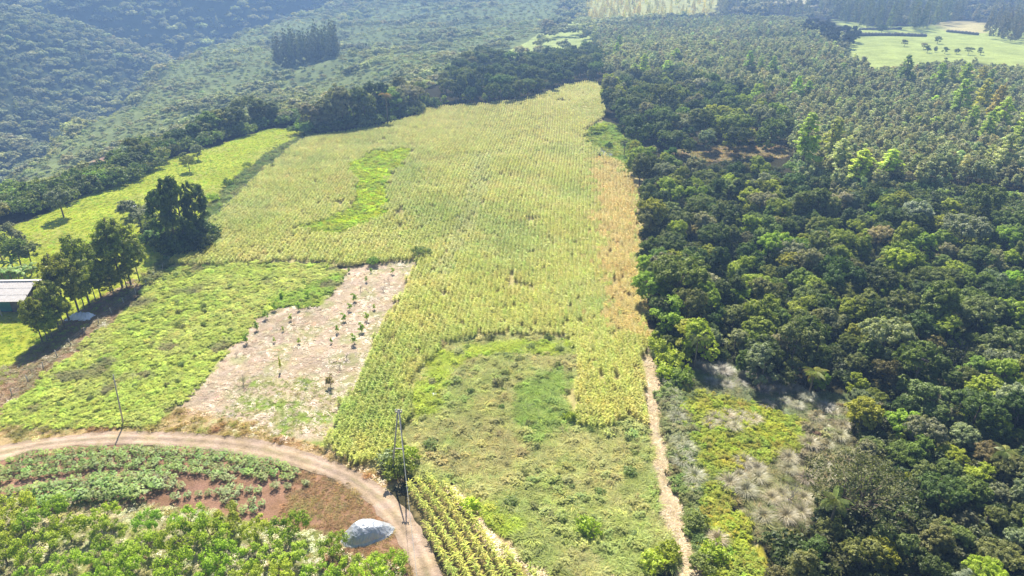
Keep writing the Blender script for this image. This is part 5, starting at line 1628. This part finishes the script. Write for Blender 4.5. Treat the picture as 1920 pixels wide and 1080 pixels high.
b2 = MB(); b2.box((-5.6, .78, 1.3), (4.6, .06, 2.3)); link("wall_panel", b2.mesh("wall_panel", M['teal']), sh)
for x in (.3, -4.2, -8.7, -13.2):
    b = MB(); b.tube([(x, -.85, -.3), (x, -.85, 2.95)], [.1, .09], 6); link("post", b.mesh("shed_post", M['pole']), sh)
b = MB(); b.box((-Lx / 2 + .5, 3.5, 1.4), (Lx - 1, 4.8, 2.8)); link("room", b.mesh("room", M['wall']), sh)

# small white roofed shelter beside the pasture clump
a, bb_, c = at(245, 404)
st = thing("small_shelter", "tiny white roofed shelter half hidden behind the pasture trees", "shelter", (a, bb_, c), .3)
b = MB(); b.box((0, 0, 2.1), (3.4, 2.4, .08)); o = link("roof", b.mesh("shelter_roof", M['white']), st); o.rotation_euler = (.18, 0, 0)
for sx in (-1.4, 1.4):
    for sy in (-.9, .9):
        b = MB(); b.tube([(sx, sy, -.2), (sx, sy, 1.95 + .17 * sy)], .06, 5); link("post", b.mesh("shelter_post", M['pole']), st)

# crumpled plastic sheets


def sheet(name, lab, px, py, w, d, h, seed, mat):
    a, bb_, c = at(px, py)
    X, Y = np.meshgrid(np.linspace(-1, 1, 26), np.linspace(-1, 1, 20))
    r2 = np.clip(1 - X ** 4, 0, 1) * np.clip(1 - Y ** 4, 0, 1)
    Zs = h * r2 * (.35 + .9 * vnoise(X * w + 20, Y * d + 20, .45, seed)) + .05
    Vx = np.stack([X.ravel() * w / 2 * (1 + .25 * (vnoise(Y.ravel() * 3 + 9, X.ravel() + 4, .5, seed) - .5)), Y.ravel() * d / 2 * (1 + .4 * (vnoise(X.ravel() * 3 + 9, Y.ravel() + 4, .5, seed + 1) - .5)), Zs.ravel()], 1)
    ii = np.arange(26 * 20).reshape(20, 26)
    F = np.stack([ii[:-1, :-1], ii[:-1, 1:], ii[1:, 1:], ii[1:, :-1]], -1).reshape(-1, 4)
    return tag(link(name, mesh_np(name, Vx, F, mat, smooth=True), None, (a, bb_, c)), lab, "plastic sheet")


sheet("plastic_heap", "crumpled bluish white plastic heap in the shade of the eucalyptus row", 152, 596, 4.2, 2.4, .9, 501, M['white'])
sheet("plastic_scrap", "crumpled white plastic scrap lying in the bright weeds", 814, 742, 1.1, .9, .35, 511, M['white'])
sheet("plastic_scrap", "narrow white plastic scrap at the top of the fallow", 822, 722, .45, .9, .3, 521, M['white'])
sheet("plastic_scrap", "small white plastic scrap at the foot of the twin pole", 734, 896, .5, .4, .3, 531, M['white'])

# stone walls of the far pasture


def stone_wall(lab, p, q, h, w):
    A, B_ = np.array(at(*p)), np.array(at(*q))
    L = np.linalg.norm((B_ - A)[:2]); rz = math.atan2(B_[1] - A[1], B_[0] - A[0])
    t = thing("stone_wall", lab, "wall", tuple(A), rz)
    n = int(L / 2.6)
    for i in range(n):
        b = MB()
        x = (i + .5) * L / n
        hh = h * RNG.uniform(.85, 1.15)
        zz_ = float(H(A[0] + x * math.cos(rz), A[1] + x * math.sin(rz))) - A[2]
        k = 5
        b.tube([(x - L / n * .52, 0, zz_ + hh * .38), (x, RNG.uniform(-.1, .1), zz_ + hh * .5), (x + L / n * .52, 0, zz_ + hh * .4)], [hh * .5, hh * .62, hh * .5], 6)
        link("stone", b.mesh("wall_stone", M['stone']), t)


stone_wall("long dark stone wall across the far pasture", (1606, 68), (1736, 69), 2.2, 1)
stone_wall("short dark stone wall behind the round pasture tree", (1610, 56), (1690, 55), 1.6, 1)
stone_wall("dark bank wall below the dry grass of the far pasture", (1775, 60), (1834, 66), 2.0, 1)

# pond
def pond(name, lab, P):
    W = [at(*p) for p in P]
    cz = min(w[2] for w in W)
    cen = np.mean(np.array(W), 0)
    V = [(cen[0], cen[1], cz + .32)] + [(w[0], w[1], cz + .30) for w in W]
    zt = max(float(H(w[0], w[1])) for w in W) + .06
    V = [(v[0], v[1], zt) for v in V]
    n = len(W)
    m, nt, out = node_mat(name + '_water')
    p = N(nt, "BsdfPrincipled", Roughness=.08); p.inputs["Base Color"].default_value = (.10, .10, .085, 1); p.inputs["IOR"].default_value = 1.33
    no = N(nt, "TexNoise", Scale=1.5, Detail=3.0)
    bp = N(nt, "Bump", Strength=.03, Distance=.1); nt.links.new(no.outputs[0], bp.inputs["Height"]); nt.links.new(bp.outputs[0], p.inputs["Normal"])
    nt.links.new(p.outputs[0], out.inputs[0])
    return structure(link(name, mesh_np(name, V, [(0, 1 + i, 1 + (i + 1) % n) for i in range(n)], m)))


pond("pond_water", "", [(1118, 284), (1128, 278), (1145, 278), (1150, 284), (1148, 293), (1134, 295), (1122, 291)])

# ------------------------------------------------------------------ haze
zmax = float(GZ.max()) + 34; zmin = float(GZ.min()) - 1.0
X0, X1, Y0, Y1 = gx[0] - 5, gx[-1] + 5, -30.0, gy[-1] + 5
b = MB(); b.box(((X0 + X1) / 2, (Y0 + Y1) / 2, (zmax + zmin) / 2), (X1 - X0, Y1 - Y0, zmax - zmin))
m = bpy.data.materials.new("air"); m.use_nodes = True; nt = m.node_tree; nt.nodes.clear()
out = nt.nodes.new("ShaderNodeOutputMaterial"); pv = nt.nodes.new("ShaderNodeVolumePrincipled")
pv.inputs["Color"].default_value = (.32, .54, 1.0, 1)
pv.inputs["Density"].default_value = HAZE_DENSITY
pv.inputs["Anisotropy"].default_value = .25
nt.links.new(pv.outputs[0], out.inputs["Volume"])
hz_ = link("haze", b.mesh("haze", m))
hz_['kind'] = 'stuff'
# labels that still coincide are told apart by their order
DIRS = {'broadleaf_tree': ('from the corn', 1), 'young_eucalyptus': ('from the corn', 1), 'brow_tree': ('from the shed', 1), 'orchard_tree': ('from the road', -1), 'plantation_tree': ('from the corn', -1),
        'border_eucalyptus': ('from the grove', 1), 'border_tree': ('from the grove', 1), 'grove_tree': ('from the corn', 1), 'grass_clump': ('from the corn', 1), 'citrus_sapling': ('from the corn', -1)}
same = {}
for o in COL.objects:
    if 'label' in o and 'category' in o:
        same.setdefault(o['label'], []).append(o)
for lab, L in same.items():
    nm = L[0].name.split('.')[0]
    if len(L) > 1 and nm in DIRS:
        w, sg = DIRS[nm]
        L.sort(key=lambda o: sg * float(project(o.location.x, o.location.y, o.location.z)[0]))
        for i, o in enumerate(L):
            o['label'] = f"{lab}, {ordinal(i + 1)} {w}"
print("zrange", zmin, zmax)
